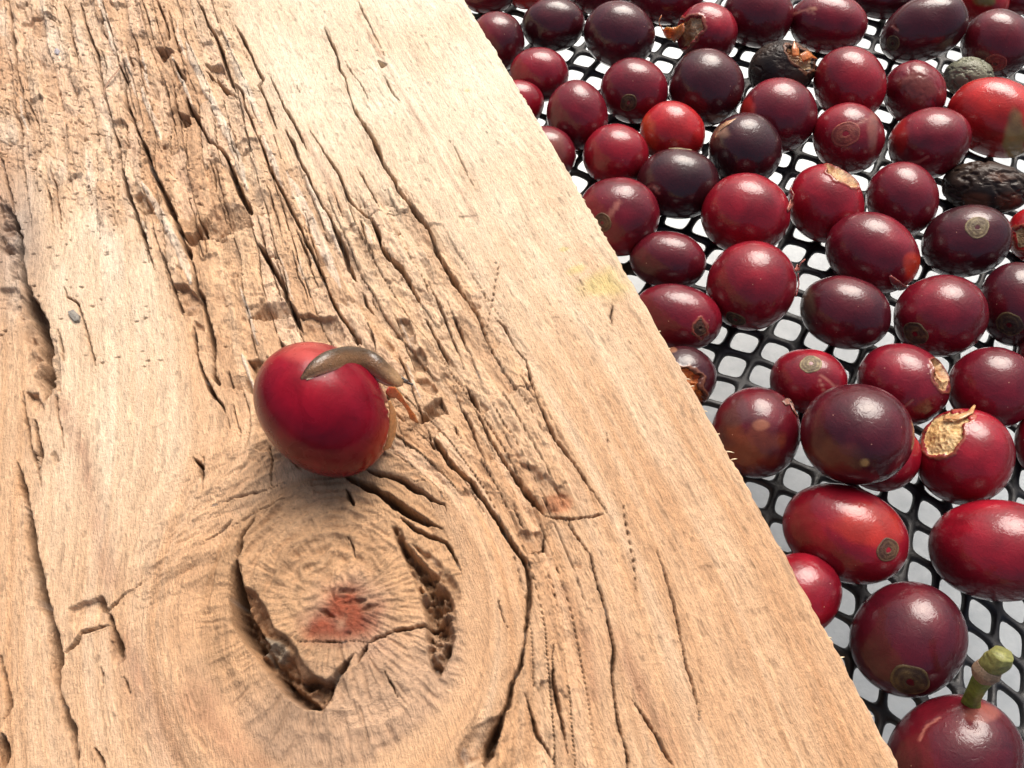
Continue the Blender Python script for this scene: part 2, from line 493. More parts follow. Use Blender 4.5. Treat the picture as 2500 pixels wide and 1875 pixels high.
# curling ridges where the grain sweeps past the knot (upper left) and below it
sweep = np.exp(-((rk - R0 - 0.35) / 0.55) ** 2)
Hh += sweep * 0.014 * vn(rn * 12, th * 2.0, 14) * ss(-0.5, 0.4, vn(S * 1.5, Tt * 1.5, 3))
arc_ = np.exp(-((rk - R0 - 0.2) / 0.6) ** 2) * ss(.1, 1.2, ds) * ss(.8, -.6, dt)
wv = fbm(S * 3.2 - Tt * .9, Tt * .9 + S * .4, 5, 4, .6)
Hh += arc_ * 0.15 * terrace(wv, 6)

# ---- traced cracks (photograph pixels on the board's face)
crack([(19, 0), (30, 47), (35, 95), (41, 152), (47, 196), (60, 260), (66, 300)], [11, 12, 8, 10, 5], step=.02)
crack([(0, 373), (13, 427), (28, 490), (38, 530)], [6, 10, 9])
crack([(20, 505), (41, 557), (47, 627), (54, 677), (68, 728), (89, 769), (104, 832), (111, 880), (117, 943), (108, 980)], [14, 24, 22, 28, 38, 42, 40, 42, 32], 1.0)
crack([(54, 956), (66, 1029), (79, 1102), (95, 1146), (101, 1190)], [8, 9, 7, 5])
crack([(136, 950), (142, 1013), (155, 1092)], [7, 5])
crack([(85, 1026), (95, 1080), (101, 1146)], [16, 18, 10], .7)
crack([(44, 1127), (54, 1184), (66, 1235), (70, 1282), (76, 1330), (89, 1377), (98, 1425), (104, 1469), (114, 1494), (126, 1543), (140, 1600), (135, 1643), (146, 1700), (160, 1743), (177, 1786), (183, 1829), (190, 1872)], [8, 16, 18, 20, 26, 28, 24, 24, 22, 16, 10, 16, 10, 14], 1.0)
crack([(0, 1600), (11, 1658), (23, 1723), (8, 1755)], [12, 8, 10, 6])
crack([(3, 1790), (6, 1840), (6, 1880)], [16, 22])
crack([(258, 1489), (272, 1514), (283, 1549), (289, 1583), (295, 1600)], [9, 12, 16])
crack([(349, 1420), (327, 1440), (303, 1451), (283, 1471), (263, 1492)], [3, 3, 5, 9])
crack([(160, 1594), (185, 1570), (200, 1545), (235, 1532), (268, 1525)], [14, 10, 6])
crack([(246, 1629), (252, 1678)], 5); crack([(303, 1652), (318, 1698)], 4); crack([(229, 1824), (245, 1850), (258, 1875)], 7)
crack([(152, 0), (168, 38), (174, 79), (187, 123), (195, 165)], [9, 6, 5])
crack([(196, 10), (209, 57), (222, 95), (237, 127), (244, 171), (252, 218), (263, 253), (272, 285), (279, 323), (291, 354), (294, 386), (301, 427), (307, 468), (326, 506), (339, 547), (351, 582), (364, 620), (377, 658)], [11, 12, 10, 6, 5, 8, 9, 8, 9, 12, 14, 9, 6], step=.02)
crack([(396, 617), (408, 652), (418, 684), (427, 715), (437, 747), (449, 769)], [6, 8, 10, 12])
crack([(472, 794), (475, 832), (484, 873), (494, 911), (510, 946), (522, 968), (538, 984), (551, 1013)], [8, 12, 10, 12, 8, 5])
crack([(544, 991), (563, 1048)], 4); crack([(567, 982), (579, 1032), (589, 1067)], 4)
crack([(253, 6), (263, 51), (275, 89), (282, 127), (294, 165), (307, 196), (301, 215), (313, 260), (323, 285), (335, 316), (348, 348), (364, 380), (367, 405), (383, 437), (402, 475), (418, 519), (424, 525), (437, 557), (446, 589), (459, 611), (470, 635)], [6, 6, 7, 9, 9, 9, 11, 13, 13, 15, 13, 10], step=-.025)
crack([(470, 635), (478, 703), (491, 722), (500, 760), (510, 801), (519, 832), (522, 880), (522, 918), (535, 940)], [8, 14, 16, 12, 10])
crack([(304, 101), (317, 142), (329, 177)], 5); crack([(348, 0), (364, 47), (373, 95), (380, 117)], 6)
crack([(383, 0), (396, 32), (408, 70), (418, 108)], [7, 9, 9])
crack([(427, 155), (443, 184), (456, 206)], 12); crack([(453, 234), (462, 263), (481, 285), (494, 313), (506, 342), (538, 361), (557, 389), (567, 421), (579, 453), (595, 484), (614, 519)], [7, 12, 10, 8, 12, 16, 18], step=.03)
crack([(481, 0), (497, 32), (510, 66), (525, 85), (538, 117), (544, 139), (557, 177), (567, 203), (592, 228), (598, 260), (608, 279), (617, 310), (630, 339), (646, 373), (655, 405), (674, 443), (696, 484), (708, 509), (727, 547), (746, 589), (765, 623), (777, 652), (790, 684), (803, 715), (818, 747), (831, 772), (853, 801), (872, 829), (885, 848)], [9, 10, 12, 9, 8, 7, 8, 9, 10, 10, 9, 12, 9], step=-.02)
crack([(506, 177), (538, 206), (560, 225), (585, 244)], [14, 16, 10])
crack([(573, 60), (589, 85), (601, 111), (617, 142), (627, 168), (642, 193), (633, 206), (649, 244), (658, 272), (677, 313)], [3, 10, 6, 9, 7, 6], step=.02)
crack([(655, 180), (674, 215), (695, 263), (711, 291), (727, 320), (742, 348), (752, 370)], [4, 6, 7, 8, 4])
crack([(695, 316), (717, 351), (727, 380), (739, 405), (752, 430), (765, 459), (787, 500), (806, 528), (818, 560), (834, 592), (840, 608), (847, 639), (859, 665), (869, 684)], [6, 8, 7, 9, 8, 10, 14, 12, 12, 8], step=.02)
crack([(882, 706), (894, 740), (913, 766)], [6, 9, 6])
crack([(755, 313), (771, 342), (790, 367), (812, 402), (828, 427), (837, 449), (847, 475), (863, 500), (885, 519), (907, 535), (923, 570), (932, 604), (948, 627), (970, 646), (989, 671), (1005, 696), (1015, 718), (1027, 737)], [3, 7, 11, 12, 10, 9, 10, 14, 16, 15, 16, 14], step=-.03)
crack([(1037, 778), (1053, 804), (1065, 829), (1081, 858), (1094, 886)], [6, 8, 7])
crack([(787, 60), (803, 89), (815, 114), (825, 142), (828, 165), (844, 190), (850, 228), (860, 253), (872, 282), (891, 307), (910, 335), (920, 364), (935, 396), (951, 424), (964, 443), (973, 465), (986, 484), (1005, 506), (1021, 528), (1043, 557), (1056, 585), (1062, 611), (1081, 639), (1094, 665), (1110, 690), (1125, 715), (1144, 741), (1160, 766), (1173, 794), (1182, 823), (1201, 864), (1214, 889), (1230, 921)], [4, 9, 8, 6, 5, 10, 14, 15, 14, 13, 15, 14, 13, 12, 12, 9, 8, 9, 5, 3], step=-.03)
crack([(841, 146), (863, 187), (879, 203), (898, 241)], [3, 5, 3]); crack([(872, 410), (890, 440), (912, 478), (925, 505)], [3, 6, 5])
crack([(875, 0), (894, 44), (913, 85), (932, 123), (942, 142)], [3, 6, 3, 4]); crack([(932, 177), (948, 212), (961, 234), (973, 247)], [5, 7, 5])
crack([(1094, 345), (1110, 373), (1125, 405), (1138, 434), (1151, 453)], [2, 4, 2])
crack([(1204, 778), (1227, 797), (1242, 829), (1258, 858), (1280, 880), (1290, 930), (1313, 1000), (1350, 1069), (1387, 1121), (1419, 1169), (1451, 1216), (1477, 1253)], [3, 6, 7, 5, 6, 7, 6, 5, 4])
crack([(1261, 905), (1280, 940), (1300, 975)], 4)
crack([(1377, 1269), (1408, 1316), (1440, 1359), (1461, 1438), (1477, 1490), (1488, 1543), (1495, 1580), (1495, 1659), (1503, 1728), (1514, 1791), (1530, 1844), (1535, 1875)], [4, 5, 5, 6, 6, 5, 6, 5])
crack([(1593, 1343), (1619, 1406), (1635, 1464), (1651, 1527), (1667, 1607), (1683, 1659), (1698, 1717), (1704, 1765)], [2, 4, 5, 4, 5, 4, 2])
crack([(1540, 1707), (1572, 1754), (1604, 1802), (1640, 1865)], [3, 6, 7])
crack([(1481, 735), (1478, 775), (1484, 800)], [2, 4, 2])
for b in ([(1192, 630), (1211, 652), (1204, 696), (1192, 753), (1185, 800), (1185, 825)], [(1514, 1227), (1524, 1290), (1540, 1359), (1548, 1443)], [(1335, 1395), (1352, 1430), (1361, 1475)], [(1470, 1050), (1478, 1090)]):
    crack(b, 5.5, .35, beads=True)
# the long curved crack past the knot
crack([(1058, 1072), (1100, 1138), (1147, 1176), (1177, 1216), (1208, 1264), (1243, 1316), (1278, 1368), (1291, 1412), (1291, 1478), (1287, 1520), (1282, 1565), (1273, 1622), (1251, 1674), (1238, 1727), (1221, 1770), (1199, 1823), (1182, 1867)], [16, 16, 14, 13, 12, 11, 10, 11, 10, 9, 12, 10, 13, 18, 22], step=.04)
crack([(1017, 1034), (1046, 1019), (1082, 1012)], [22, 26, 10])
crack([(1138, 943), (1157, 975), (1173, 1006)], [5, 9, 6])
crack([(1161, 1000), (1203, 1079), (1245, 1148), (1277, 1195), (1308, 1232), (1329, 1264)], [6, 10, 8, 12, 9])
crack([(1329, 1264), (1382, 1268), (1445, 1262), (1477, 1253)], [6, 4, 3]); crack([(1290, 1355), (1325, 1345), (1330, 1300)], [6, 7, 4])
crack([(1282, 1686), (1308, 1791), (1350, 1854)], [6, 9, 8]); crack([(1350, 1570), (1350, 1659), (1366, 1738), (1387, 1844)], [4, 7, 8, 7], step=.03)
crack([(891, 532), (926, 513), (996, 522)], 4); crack([(155, 693), (165, 722), (190, 740), (206, 794), (222, 848), (234, 905)], [4, 5, 4, 6, 6])
crack([(142, 804), (150, 845), (155, 880)], 6); crack([(468, 1115), (494, 1140), (497, 1197)], [10, 12, 4]); crack([(495, 1112), (500, 1150)], 5)
crack([(658, 1086), (668, 1127), (665, 1197)], [6, 5, 3])
crack([(632, 601), (654, 633), (673, 665), (689, 696), (695, 722), (711, 750), (727, 785), (739, 813)], [14, 15, 14, 12, 12, 15, 14], step=.03)
crack([(901, 528), (916, 557), (926, 589), (939, 617)], [5, 8, 6]); crack([(891, 785), (904, 804), (916, 839), (920, 858)], [7, 6, 4])
crack([(85, 60), (120, 45), (150, 62)], 4); crack([(47, 240), (70, 250), (90, 300), (100, 330)], [6, 4, 4])
# knot
crack([(627, 1259), (610, 1290), (596, 1316), (583, 1360)], [7, 10, 14])
crack([(1112, 1513), (1080, 1522), (1046, 1530), (976, 1543), (928, 1561), (902, 1574)], [6, 8, 9, 8, 7, 6]); crack([(902, 1574), (890, 1600), (876, 1626)], [6, 7, 4])
crack([(902, 1572), (806, 1572), (727, 1570)], 3); crack([(867, 1604), (840, 1640), (815, 1670), (800, 1720)], [8, 16, 22, 26], .7)
crack([(941, 1644), (959, 1679), (976, 1714)], [3, 5, 3])
crack([(840, 1165), (880, 1185), (919, 1202), (972, 1237), (1016, 1268), (1085, 1294)], [16, 22, 18, 20, 12])
crack([(893, 1150), (937, 1163), (981, 1176), (1046, 1216), (1090, 1242)], [12, 16, 14, 10, 6]); crack([(848, 1200), (858, 1225), (868, 1245)], [12, 9])
crack([(981, 1272), (1024, 1303), (1090, 1325), (1129, 1395)], [8, 10, 9, 6])
for c in ([(560, 1290), (640, 1245), (720, 1215)], [(520, 1240), (600, 1215), (700, 1180)], [(500, 1330), (540, 1300), (570, 1270)]):
    crack(c, 4, .6)

PALE = np.zeros_like(S)
def sliver(pts, w, h=.03):
    P = stl(pts); r = polydist(P, .4)
    sl, D, SD, AL, wx, wy = r; n = len(P)
    Wd = w * PXC * .5 * (1 + .25 * vn(wx * 5, wy * 5, 3)) * np.minimum(1, np.minimum(AL * 1.5, (n - 1 - AL) * 1.2) + .2)
    m = 1 - ss(.75, 1.05, D / np.maximum(Wd, 1e-3))
    Hh[sl] += m * h * (1 - .4 * (D / np.maximum(Wd, 1e-3)) ** 2)
    PALE[sl] = np.maximum(PALE[sl], m * (.7 + .3 * vn(wx * 3, wy * 14, 5)))
sliver([(455, 105), (478, 160), (512, 235), (548, 310), (580, 385), (603, 462)], 24, .05)
sliver([(425, 150), (452, 215), (470, 262)], 14, .03)
sliver([(745, 430), (775, 490), (808, 560), (830, 615)], 18, .03)
sliver([(640, 330), (668, 400), (690, 460)], 16, .02)
sliver([(345, 440), (380, 500), (412, 560), (445, 625), (466, 690)], 20, .03)
sliver([(240, -10), (258, 40), (270, 90), (284, 140)], 18, .02)
sliver([(345, 215), (362, 260), (380, 300), (394, 342)], 18, .06)
sliver([(700, 420), (730, 480), (770, 560), (800, 630), (830, 700)], 26, .015)
sliver([(585, 700), (600, 740), (614, 790), (630, 840)], 9, .02)
sliver([(545, 80), (580, 170), (612, 240), (640, 300)], 24, .015)
sliver([(590, 860), (600, 890), (612, 925), (622, 955)], 8, .04)

WARP = 1.7
# ---- traced pockets and chips
pocket([(-10, 470), (20, 490), (38, 540), (50, 600), (58, 670), (30, 690), (12, 620), (-10, 600)], .14, .55, rough=.9, soft=.06)
pocket([(-10, 700), (40, 700), (70, 760), (60, 800), (20, 760), (-10, 760)], .07, .3, rough=.9, soft=.06)
pocket([(62, 770), (92, 800), (112, 880), (122, 940), (96, 960), (72, 900), (58, 830)], .12, .35, rough=.9, soft=.05)
pocket([(118, 820), (140, 830), (150, 900), (148, 960), (128, 950)], .05, .3, rough=.9)
pocket([(377, 114), (424, 127), (427, 139), (402, 155)], .22, .5); pocket([(434, 269), (459, 272), (468, 297), (443, 304)], .25, .6)
pocket([(497, 158), (544, 155), (560, 187), (525, 190)], .16, .35); pocket([(917, 146), (945, 155), (932, 168)], .16, .4)
pocket([(405, 275), (430, 262), (462, 300), (440, 310), (405, 305)], .10, .25)
pocket([(570, 350), (600, 340), (628, 345), (632, 370), (600, 378), (580, 370)], .06, .3)
pocket([(278, 300), (300, 295), (318, 308), (300, 318), (280, 318)], .08, .3); pocket([(285, 345), (310, 340), (322, 362), (298, 370)], .10, .5, dirn=(0, 20))
pocket([(318, 470), (345, 462), (375, 510), (345, 522)], .14, .35); pocket([(330, 500), (352, 488), (380, 520), (345, 530)], .10, .3)
pocket([(45, 55), (80, 40), (120, 38), (150, 50), (130, 80), (90, 88), (60, 66)], .10, .12, dirn=(0, -20))
pocket([(443, 570), (494, 545), (519, 500), (560, 490), (601, 500), (624, 556), (579, 570), (519, 585), (462, 598)], .40, .45, dirn=(-3, 20), soft=.02)
pocket([(614, 778), (636, 745), (680, 735), (712, 745), (712, 768), (640, 785), (633, 782)], .32, .45, dirn=(0, 20), soft=.02)
pocket([(727, 772), (758, 766), (796, 775), (822, 769), (844, 816), (844, 842), (765, 835)], .16, .55, dirn=(-6, -20))
pocket([(601, 877), (630, 870), (652, 896), (627, 940), (617, 911)], .22, .5); pocket([(535, 927), (563, 915), (601, 912), (620, 949), (620, 962), (585, 950), (563, 943), (541, 948)], .13, .2, dirn=(3, 20))
pocket([(424, 690), (459, 693), (487, 728), (484, 760), (459, 772), (440, 750)], .16, .45); pocket([(468, 780), (490, 790), (500, 808), (478, 800)], .10, .4)
pocket([(961, 778), (999, 778), (1015, 820), (1015, 845), (992, 835)], .12, .5); pocket([(900, 797), (930, 810), (961, 845), (955, 858), (925, 850)], .06, .25, dirn=(6, 10))
pocket([(1081, 858), (1119, 892), (1113, 905), (1087, 886)], .06, .3); pocket([(1141, 722), (1170, 750), (1160, 760), (1141, 737)], .06, .25)
pocket([(1011, 696), (1037, 706), (1062, 741), (1027, 734)], .05, .3); pocket([(1113, 530), (1151, 522), (1182, 541), (1135, 568)], .035, .1, dirn=(-10, -6))
pocket([(1011, 927), (1043, 915), (1068, 949), (1059, 965), (1024, 943)], .10, .4); pocket([(1030, 1000), (1060, 975), (1080, 965), (1094, 1010), (1060, 1022)], .22, .6)
pocket([(1163, 971), (1195, 1003), (1176, 1013)], .08, .3); pocket([(1255, 1127), (1300, 1140), (1350, 1180), (1384, 1216), (1329, 1232), (1290, 1180)], .09, .22, dirn=(4, -6))
pocket([(1261, 1300), (1324, 1296), (1329, 1345), (1290, 1352)], .08, .25); pocket([(1000, 866), (1030, 850), (1045, 880), (1040, 900), (1012, 905)], .10, .5)
pocket([(165, 1485), (200, 1470), (245, 1455), (262, 1470), (272, 1510), (230, 1540), (190, 1550), (168, 1520)], .13, .05, dirn=(2, -20))
pocket([(230, 1462), (248, 1450), (262, 1475), (268, 1492), (240, 1494)], .10, .5); pocket([(268, 1560), (300, 1560), (308, 1612), (282, 1632), (270, 1610)], .08, .4)
pocket([(62, 955), (90, 960), (110, 1000), (95, 1020), (80, 1010)], .16, .2, dirn=(4, -10)); pocket([(117, 1110), (135, 1095), (145, 1125), (130, 1140)], .06, .4)
pocket([(1147, 1779), (1199, 1755), (1234, 1738), (1217, 1797), (1182, 1849), (1120, 1885), (1110, 1840)], .20, .5, dirn=(8, 8))
pocket([(862, 580), (880, 570), (905, 620), (915, 655), (895, 660), (875, 620)], .05, .25); pocket([(840, 600), (862, 610), (880, 655), (868, 668), (850, 640)], .05, .45)
# the gap and cavities round the knot
WARP = 0.35
FL = [(583, 1362), (592, 1400), (600, 1432), (628, 1446), (652, 1480), (666, 1512), (678, 1540), (704, 1554), (730, 1586), (748, 1622), (778, 1650), (812, 1664), (824, 1690), (818, 1715), (792, 1742), (748, 1734), (696, 1699), (652, 1644), (604, 1580), (573, 1530), (561, 1465), (566, 1396)]
pocket(FL, .46, 0.0, rough=.35, soft=.05, dirn=(-20, 13))
pocket([(566, 1396), (580, 1366), (588, 1400), (592, 1450), (602, 1490), (625, 1530), (664, 1580), (640, 1600), (600, 1576), (573, 1530), (561, 1465)], .40, .9, rough=.3, soft=.03)
pocket([(664, 1640), (690, 1655), (730, 1690), (770, 1712), (790, 1738), (745, 1734), (696, 1699)], .22, .7, rough=.6, soft=.03)
pocket([(720, 1660), (770, 1652), (808, 1668), (815, 1700), (790, 1725), (750, 1700)], .22, .5, rough=.9, soft=.05)
r_ = polydist(stl(FL), .2, True); FLANK = np.zeros_like(S); FLANK[r_[0]] = ss(-.02, .06, np.where(inpoly(stl(FL), r_[4], r_[5]), r_[1], -r_[1]))
LG = stl([(596, 1545), (640, 1548), (690, 1565), (712, 1590), (690, 1625), (655, 1622), (618, 1578)])
sl, D, SD, AL, wx, wy = polydist(LG, .2, True)
lg = ss(-.02, .05, np.where(inpoly(LG, wx, wy), D, -D))
Hh[sl] += lg * (.12 + .05 * fbm(wx * 6, wy * 6, 3, 4)); LEDGE = np.zeros_like(S); LEDGE[sl] = lg; DARK[sl] *= 1 - lg * .8
WARP = 1.0
Rb = [(955, 1275), (990, 1290), (1000, 1330), (1040, 1370), (1075, 1420), (1098, 1470), (1105, 1540), (1090, 1610), (1060, 1660), (1040, 1640), (1046, 1590), (1045, 1530), (1030, 1460), (1010, 1410), (975, 1340)]
Rb = [(u + (14 if k >= 4 and k < 10 else -6), v) for k, (u, v) in enumerate(Rb)]
pocket(Rb, .30, .45, rough=1.2, soft=.07)
pocket([(1000, 1330), (1050, 1350), (1100, 1400), (1128, 1450), (1120, 1490), (1100, 1460), (1060, 1400)], .08, .3, rough=1.1, soft=.05)
pocket([(640, 1590), (690, 1570), (720, 1620), (760, 1690), (740, 1720), (690, 1680)], .12, .3, rough=1, soft=.04)
pocket([(1020, 1395), (1050, 1400), (1080, 1440), (1085, 1500), (1060, 1500), (1040, 1440)], .16, .6)
RED = regionmask([(740, 1521), (780, 1500), (800, 1480), (806, 1450), (863, 1434), (906, 1465), (937, 1482), (928, 1526), (906, 1556), (832, 1567), (753, 1568)], .14)
Hh -= RED * (.03 + .05 * np.clip(fbm(S * 6, Tt * 6, 8, 4), -.2, 1))
for p in ([(815, 1456), (850, 1440), (878, 1440), (860, 1456)], [(822, 1480), (870, 1462), (905, 1470), (880, 1482)], [(870, 1500), (900, 1480), (935, 1478), (915, 1500)], [(835, 1548), (865, 1545), (860, 1556)], [(780, 1500), (800, 1490), (830, 1512), (800, 1515)]):
    pocket(p, .07, .35)

# ---- scattered: borer holes, chips, short checks
R = random.Random(5)
def inreg(M, u, v):
    s_, t_ = st(u, v); i = min(max(np.searchsorted(sa, s_), 0), len(sa) - 1); j = min(max(np.searchsorted(ta, t_), 0), len(ta) - 1)
    return M[i, j]
npit = 0
while npit < 900:
    u = R.uniform(0, 1000) if R.random() < .62 else R.uniform(0, 420); v = R.uniform(0, 1000) if R.random() < .6 else R.uniform(0, 520)
    q = inreg(ROUGH, u, v) * (0.25 + (v < 600) * .75)
    if u < 420 and 150 < v < 900: q = max(q, .7 * (1 - v / 1100))
    if R.random() > q + 0.02: continue
    npit += 1
    s_, t_ = st(u, v); rs = R.uniform(.008, .022); rt = R.uniform(.012, .042)
    i0, i1 = np.searchsorted(sa, s_ - .09), np.searchsorted(sa, s_ + .09); j0, j1 = np.searchsorted(ta, t_ - .09), np.searchsorted(ta, t_ + .09)
    if i1 <= i0 or j1 <= j0: continue
    sl = (slice(i0, i1), slice(j0, j1)); x = S[sl] - s_; y = Tt[sl] - t_; x = x + .25 * y
    m = 1 - ss(.5, 1.15, np.sqrt((x / rs) ** 2 + (y / rt) ** 2) + .25 * vn(x * 60, y * 60, npit))
    Hh[sl] -= m * R.uniform(.03, .09); DARK[sl] = np.maximum(DARK[sl], m * R.uniform(.4, .9))
nch = 0
while nch < 150:      # shallow chips with a raised near rim
    u = R.uniform(0, 1450); v = R.uniform(0, 1400)
    if R.random() > inreg(ROUGH, u, v): continue
    nch += 1
    w = R.uniform(8, 30); h = R.uniform(6, 22); sk = 0.35
    pocket([(u - w, v + R.uniform(-3, 3)), (u - w * .4, v - h), (u + w * .6, v - h * .8), (u + w, v - h * .1), (u + w * .5 + sk * h, v + h * .5), (u - w * .3, v + h * .35)], R.uniform(.02, .06), R.uniform(.05, .3), dirn=(0, 20), soft=.02)
for k in range(70):   # fine checks along the grain
    u = R.uniform(0, 1500); v = R.uniform(0, 1500)
    if R.random() > 0.15 + inreg(ROUGH, u, v): continue
    L = R.uniform(25, 90); vx, vy = -172 - u, -2294 - v; n_ = math.hypot(vx, vy); vx /= n_; vy /= n_
    crack([(u, v), (u - vx * L * .5 + R.uniform(-4, 4), v - vy * L * .5), (u - vx * L, v - vy * L)], R.uniform(2.5, 5), .8)
ns = 0
while ns < 40:       # long splits and lifted strips
    u = R.uniform(0, 1250); v = R.uniform(-40, 1000)
    if R.random() > inreg(ROUGH, u, v): continue
    ns += 1
    L = R.uniform(60, 260); vx, vy = -172 - u, -2294 - v; n_ = math.hypot(vx, vy); vx /= n_; vy /= n_
    pts = []; off = 0
    for q in range(7):
        f = q / 6; off += R.uniform(-4, 4)
        pts.append((u - vx * L * f + off, v - vy * L * f))
    crack(pts, [2, R.uniform(4, 8), R.uniform(3, 6), 2], .8, step=R.choice([-1, 1]) * R.uniform(.01, .05))
    if R.random() < .35: sliver([(a + R.uniform(8, 14), b) for a, b in pts[1:5]], R.uniform(5, 12), .02)
for k in range(60):   # fine cross checks
    u = R.uniform(0, 1300); v = R.uniform(0, 1300)
    if R.random() > inreg(ROUGH, u, v): continue
    L = R.uniform(15, 50)
    crack([(u, v), (u + L * .5, v - L * .08 + R.uniform(-4, 4)), (u + L, v - L * .15 + R.uniform(-5, 5))], R.uniform(2, 4), .7)

# edge of the board: worn arris
Hh -= 0.05 * np.exp(Tt / 0.035) * (1 + 0.5 * vn(S * 5, Tt * 0, 2))
Hh = np.maximum(Hh, -1.1)

# ---- base colour of the wood
def mixc(C, c, w): return C + (np.array(c) - C) * w[..., None]
C = np.zeros(S.shape + (3,)) + np.array([0.66, 0.425, 0.245])
ring = vn(g1 * 4.2, along * 0.10, 5) * .6 + vn(g1 * 11, along * .25, 6) * .4
C = mixc(C, [0.52, 0.27, 0.12], np.clip(ring, 0, 1) * .75 * (1 - inside))
C = mixc(C, [0.76, 0.57, 0.385], np.clip(-ring, 0, 1) * .8 * (1 - inside))
blo = fbm(S * .55, Tt * .7, 7, 4)
C = mixc(C, [0.56, 0.31, 0.15], np.clip(blo * 1.3, 0, 1) * .5)
# far right bleached, brighter light and sheen painted in; far left-middle strip bleached
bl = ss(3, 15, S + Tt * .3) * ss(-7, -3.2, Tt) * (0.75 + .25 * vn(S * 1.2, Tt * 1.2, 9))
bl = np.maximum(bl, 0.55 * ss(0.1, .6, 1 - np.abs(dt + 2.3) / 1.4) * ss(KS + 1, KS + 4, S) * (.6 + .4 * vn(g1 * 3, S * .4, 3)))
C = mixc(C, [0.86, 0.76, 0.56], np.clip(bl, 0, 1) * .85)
# far left has a dusty pinkish tone
pk = ss(11, 16, S) * ss(-5.0, -7.5, Tt)
C = mixc(C, [0.66, 0.46, 0.31], pk * .45)
white = np.clip(ss(.25, .75, vn(g1 * 5, S * .8, 1)) * ss(9, 13, S) * ss(-5.5, -7, Tt), 0, 1)
C = mixc(C, [0.82, 0.70, 0.54], white * .6)
# reddish brown streaks
for pts, w_ in (([(300, 350), (440, 420), (520, 520)], .06), ([(150, 980), (200, 1100), (235, 1250), (265, 1420)], .10), ([(870, 30), (930, 140), (1010, 280), (1090, 420), (1160, 540)], .035), ([(300, 1560), (350, 1690), (420, 1850)], .14), ([(480, 1700), (560, 1800), (640, 1875)], .2), ([(1380, 1440), (1430, 1560), (1450, 1700)], .08), ([(1500, 1560), (1570, 1700), (1650, 1850)], .10), ([(740, 330), (800, 440), (860, 560)], .04)):
    P = stl(pts); r = polydist(P, .6)
    sl, D, SD, AL, wx, wy = r
    w = np.exp(-(D / w_ / 1.3) ** 2) * (.7 + .3 * vn(wx * 4, wy * 9, 2))
    C[sl] = mixc(C[sl], [0.33, 0.155, 0.09], w * .55)
# yellow-green lichen smudge and dot near the edge
for (u, v, ru, rv) in ((1462, 700, 65, 42), (1395, 662, 28, 14), (1135, 222, 12, 9), (1365, 612, 14, 7)):
    s_, t_ = st(u, v); q = np.sqrt(((S - s_) / (rv * .0085)) ** 2 + ((Tt - t_) / (ru * .0068)) ** 2) + .35 * fbm(S * 4, Tt * 4, 6, 4)
    C = mixc(C, [0.60, 0.50, 0.14], (1 - ss(.35, 1.15, q)) * .5)
# halo, knot, red pith, dirt with painted recess shade, mould
C = mixc(C, [0.50, 0.27, 0.125], HALO * .45)
C = mixc(C, [0.58, 0.35, 0.175], ROUGH * (.22 + .25 * np.clip(fbm(S * 3, Tt * 4, 4, 3), 0, 1)))
kc = np.array([0.50, 0.30, 0.155])
C = mixc(C, kc, inn * .85)
C = mixc(C, [0.38, 0.22, 0.11], inn * np.clip(.3 + vn(rn * 9, th * .6, 8), 0, 1) * .35)
C = mixc(C, [0.46, 0.33, 0.235], inn * ss(-.1, -1.3, ds) * .5)
pur = regionmask([(790, 1430), (880, 1400), (950, 1450), (960, 1600), (900, 1620), (800, 1560), (740, 1530)], .2)
C = mixc(C, [0.40, 0.25, 0.19], pur * .35)
C = mixc(C, [0.27, 0.068, 0.030], RED * np.clip(.75 + .8 * fbm(S * 5, Tt * 5, 5, 4), 0, 1))
C = mixc(C, [0.13, 0.035, 0.025], RED * np.clip(fbm(S * 4, Tt * 4, 3, 4) * 1.6, 0, 1) * .7)
s_, t_ = st(1358, 1232); q = np.sqrt(((S - s_) / .16) ** 2 + ((Tt - t_) / .22) ** 2) + .4 * fbm(S * 5, Tt * 5, 2, 3)
C = mixc(C, [0.45, 0.15, 0.06], (1 - ss(.5, 1.1, q)) * .8)
C = mixc(C, [0.34, 0.18, 0.085], FLANK * (.75 + .25 * vn(S * 6, Tt * 6, 3)))
C = mixc(C, [0.30, 0.25, 0.18], LEDGE * .85)
C = mixc(C, [0.72, 0.50, 0.33], rw * ss(.55, .95, cellc) * .45)
C = mixc(C, [0.44, 0.24, 0.12], rw * ss(.45, .05, cellc) * .45)
C = mixc(C, [0.80, 0.68, 0.52], np.clip(PALE, 0, 1) * .75)
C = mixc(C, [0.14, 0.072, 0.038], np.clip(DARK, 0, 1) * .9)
mould = ss(.35, .6, fbm(S * 8, Tt * 8, 9, 3)) * np.clip(DARK * 1.2, 0, 1)
C = mixc(C, [0.52, 0.47, 0.40], mould * .55)
gray = np.exp(-((S - st(60, 560)[0]) / 1.6) ** 2) * ss(-8.6, -9.0, Tt)
C = mixc(C, [0.26, 0.20, 0.16], gray * .6)
# fine wood pores and fibre colour
C *= (1 + .12 * vn(g1 * 30, along * 2.0, 9) + .08 * fib - .20 * tick * (1 - inside) + .14 * tick2 * (1 - inside) + .05 * fbm(S * 9, Tt * 12, 3, 3))[..., None]
C *= np.array([.98, .985, 1.03])
wl = ss(9, 2, S)[..., None]; C = C * (1 + (np.array([.97, .935, .90]) - 1) * wl)
C *= (1 + inn * .07 * (1 - 2 * np.abs(vn(th * 27 + .6 * vn(rk * 4, th * 6, 2), rk * 4.0, 3))) * ss(.3, .8, rk))[..., None]  # knot valleys darker: end-grain dirt plus relief shading painted into the colour
C = np.clip(C, 0.02, .9)

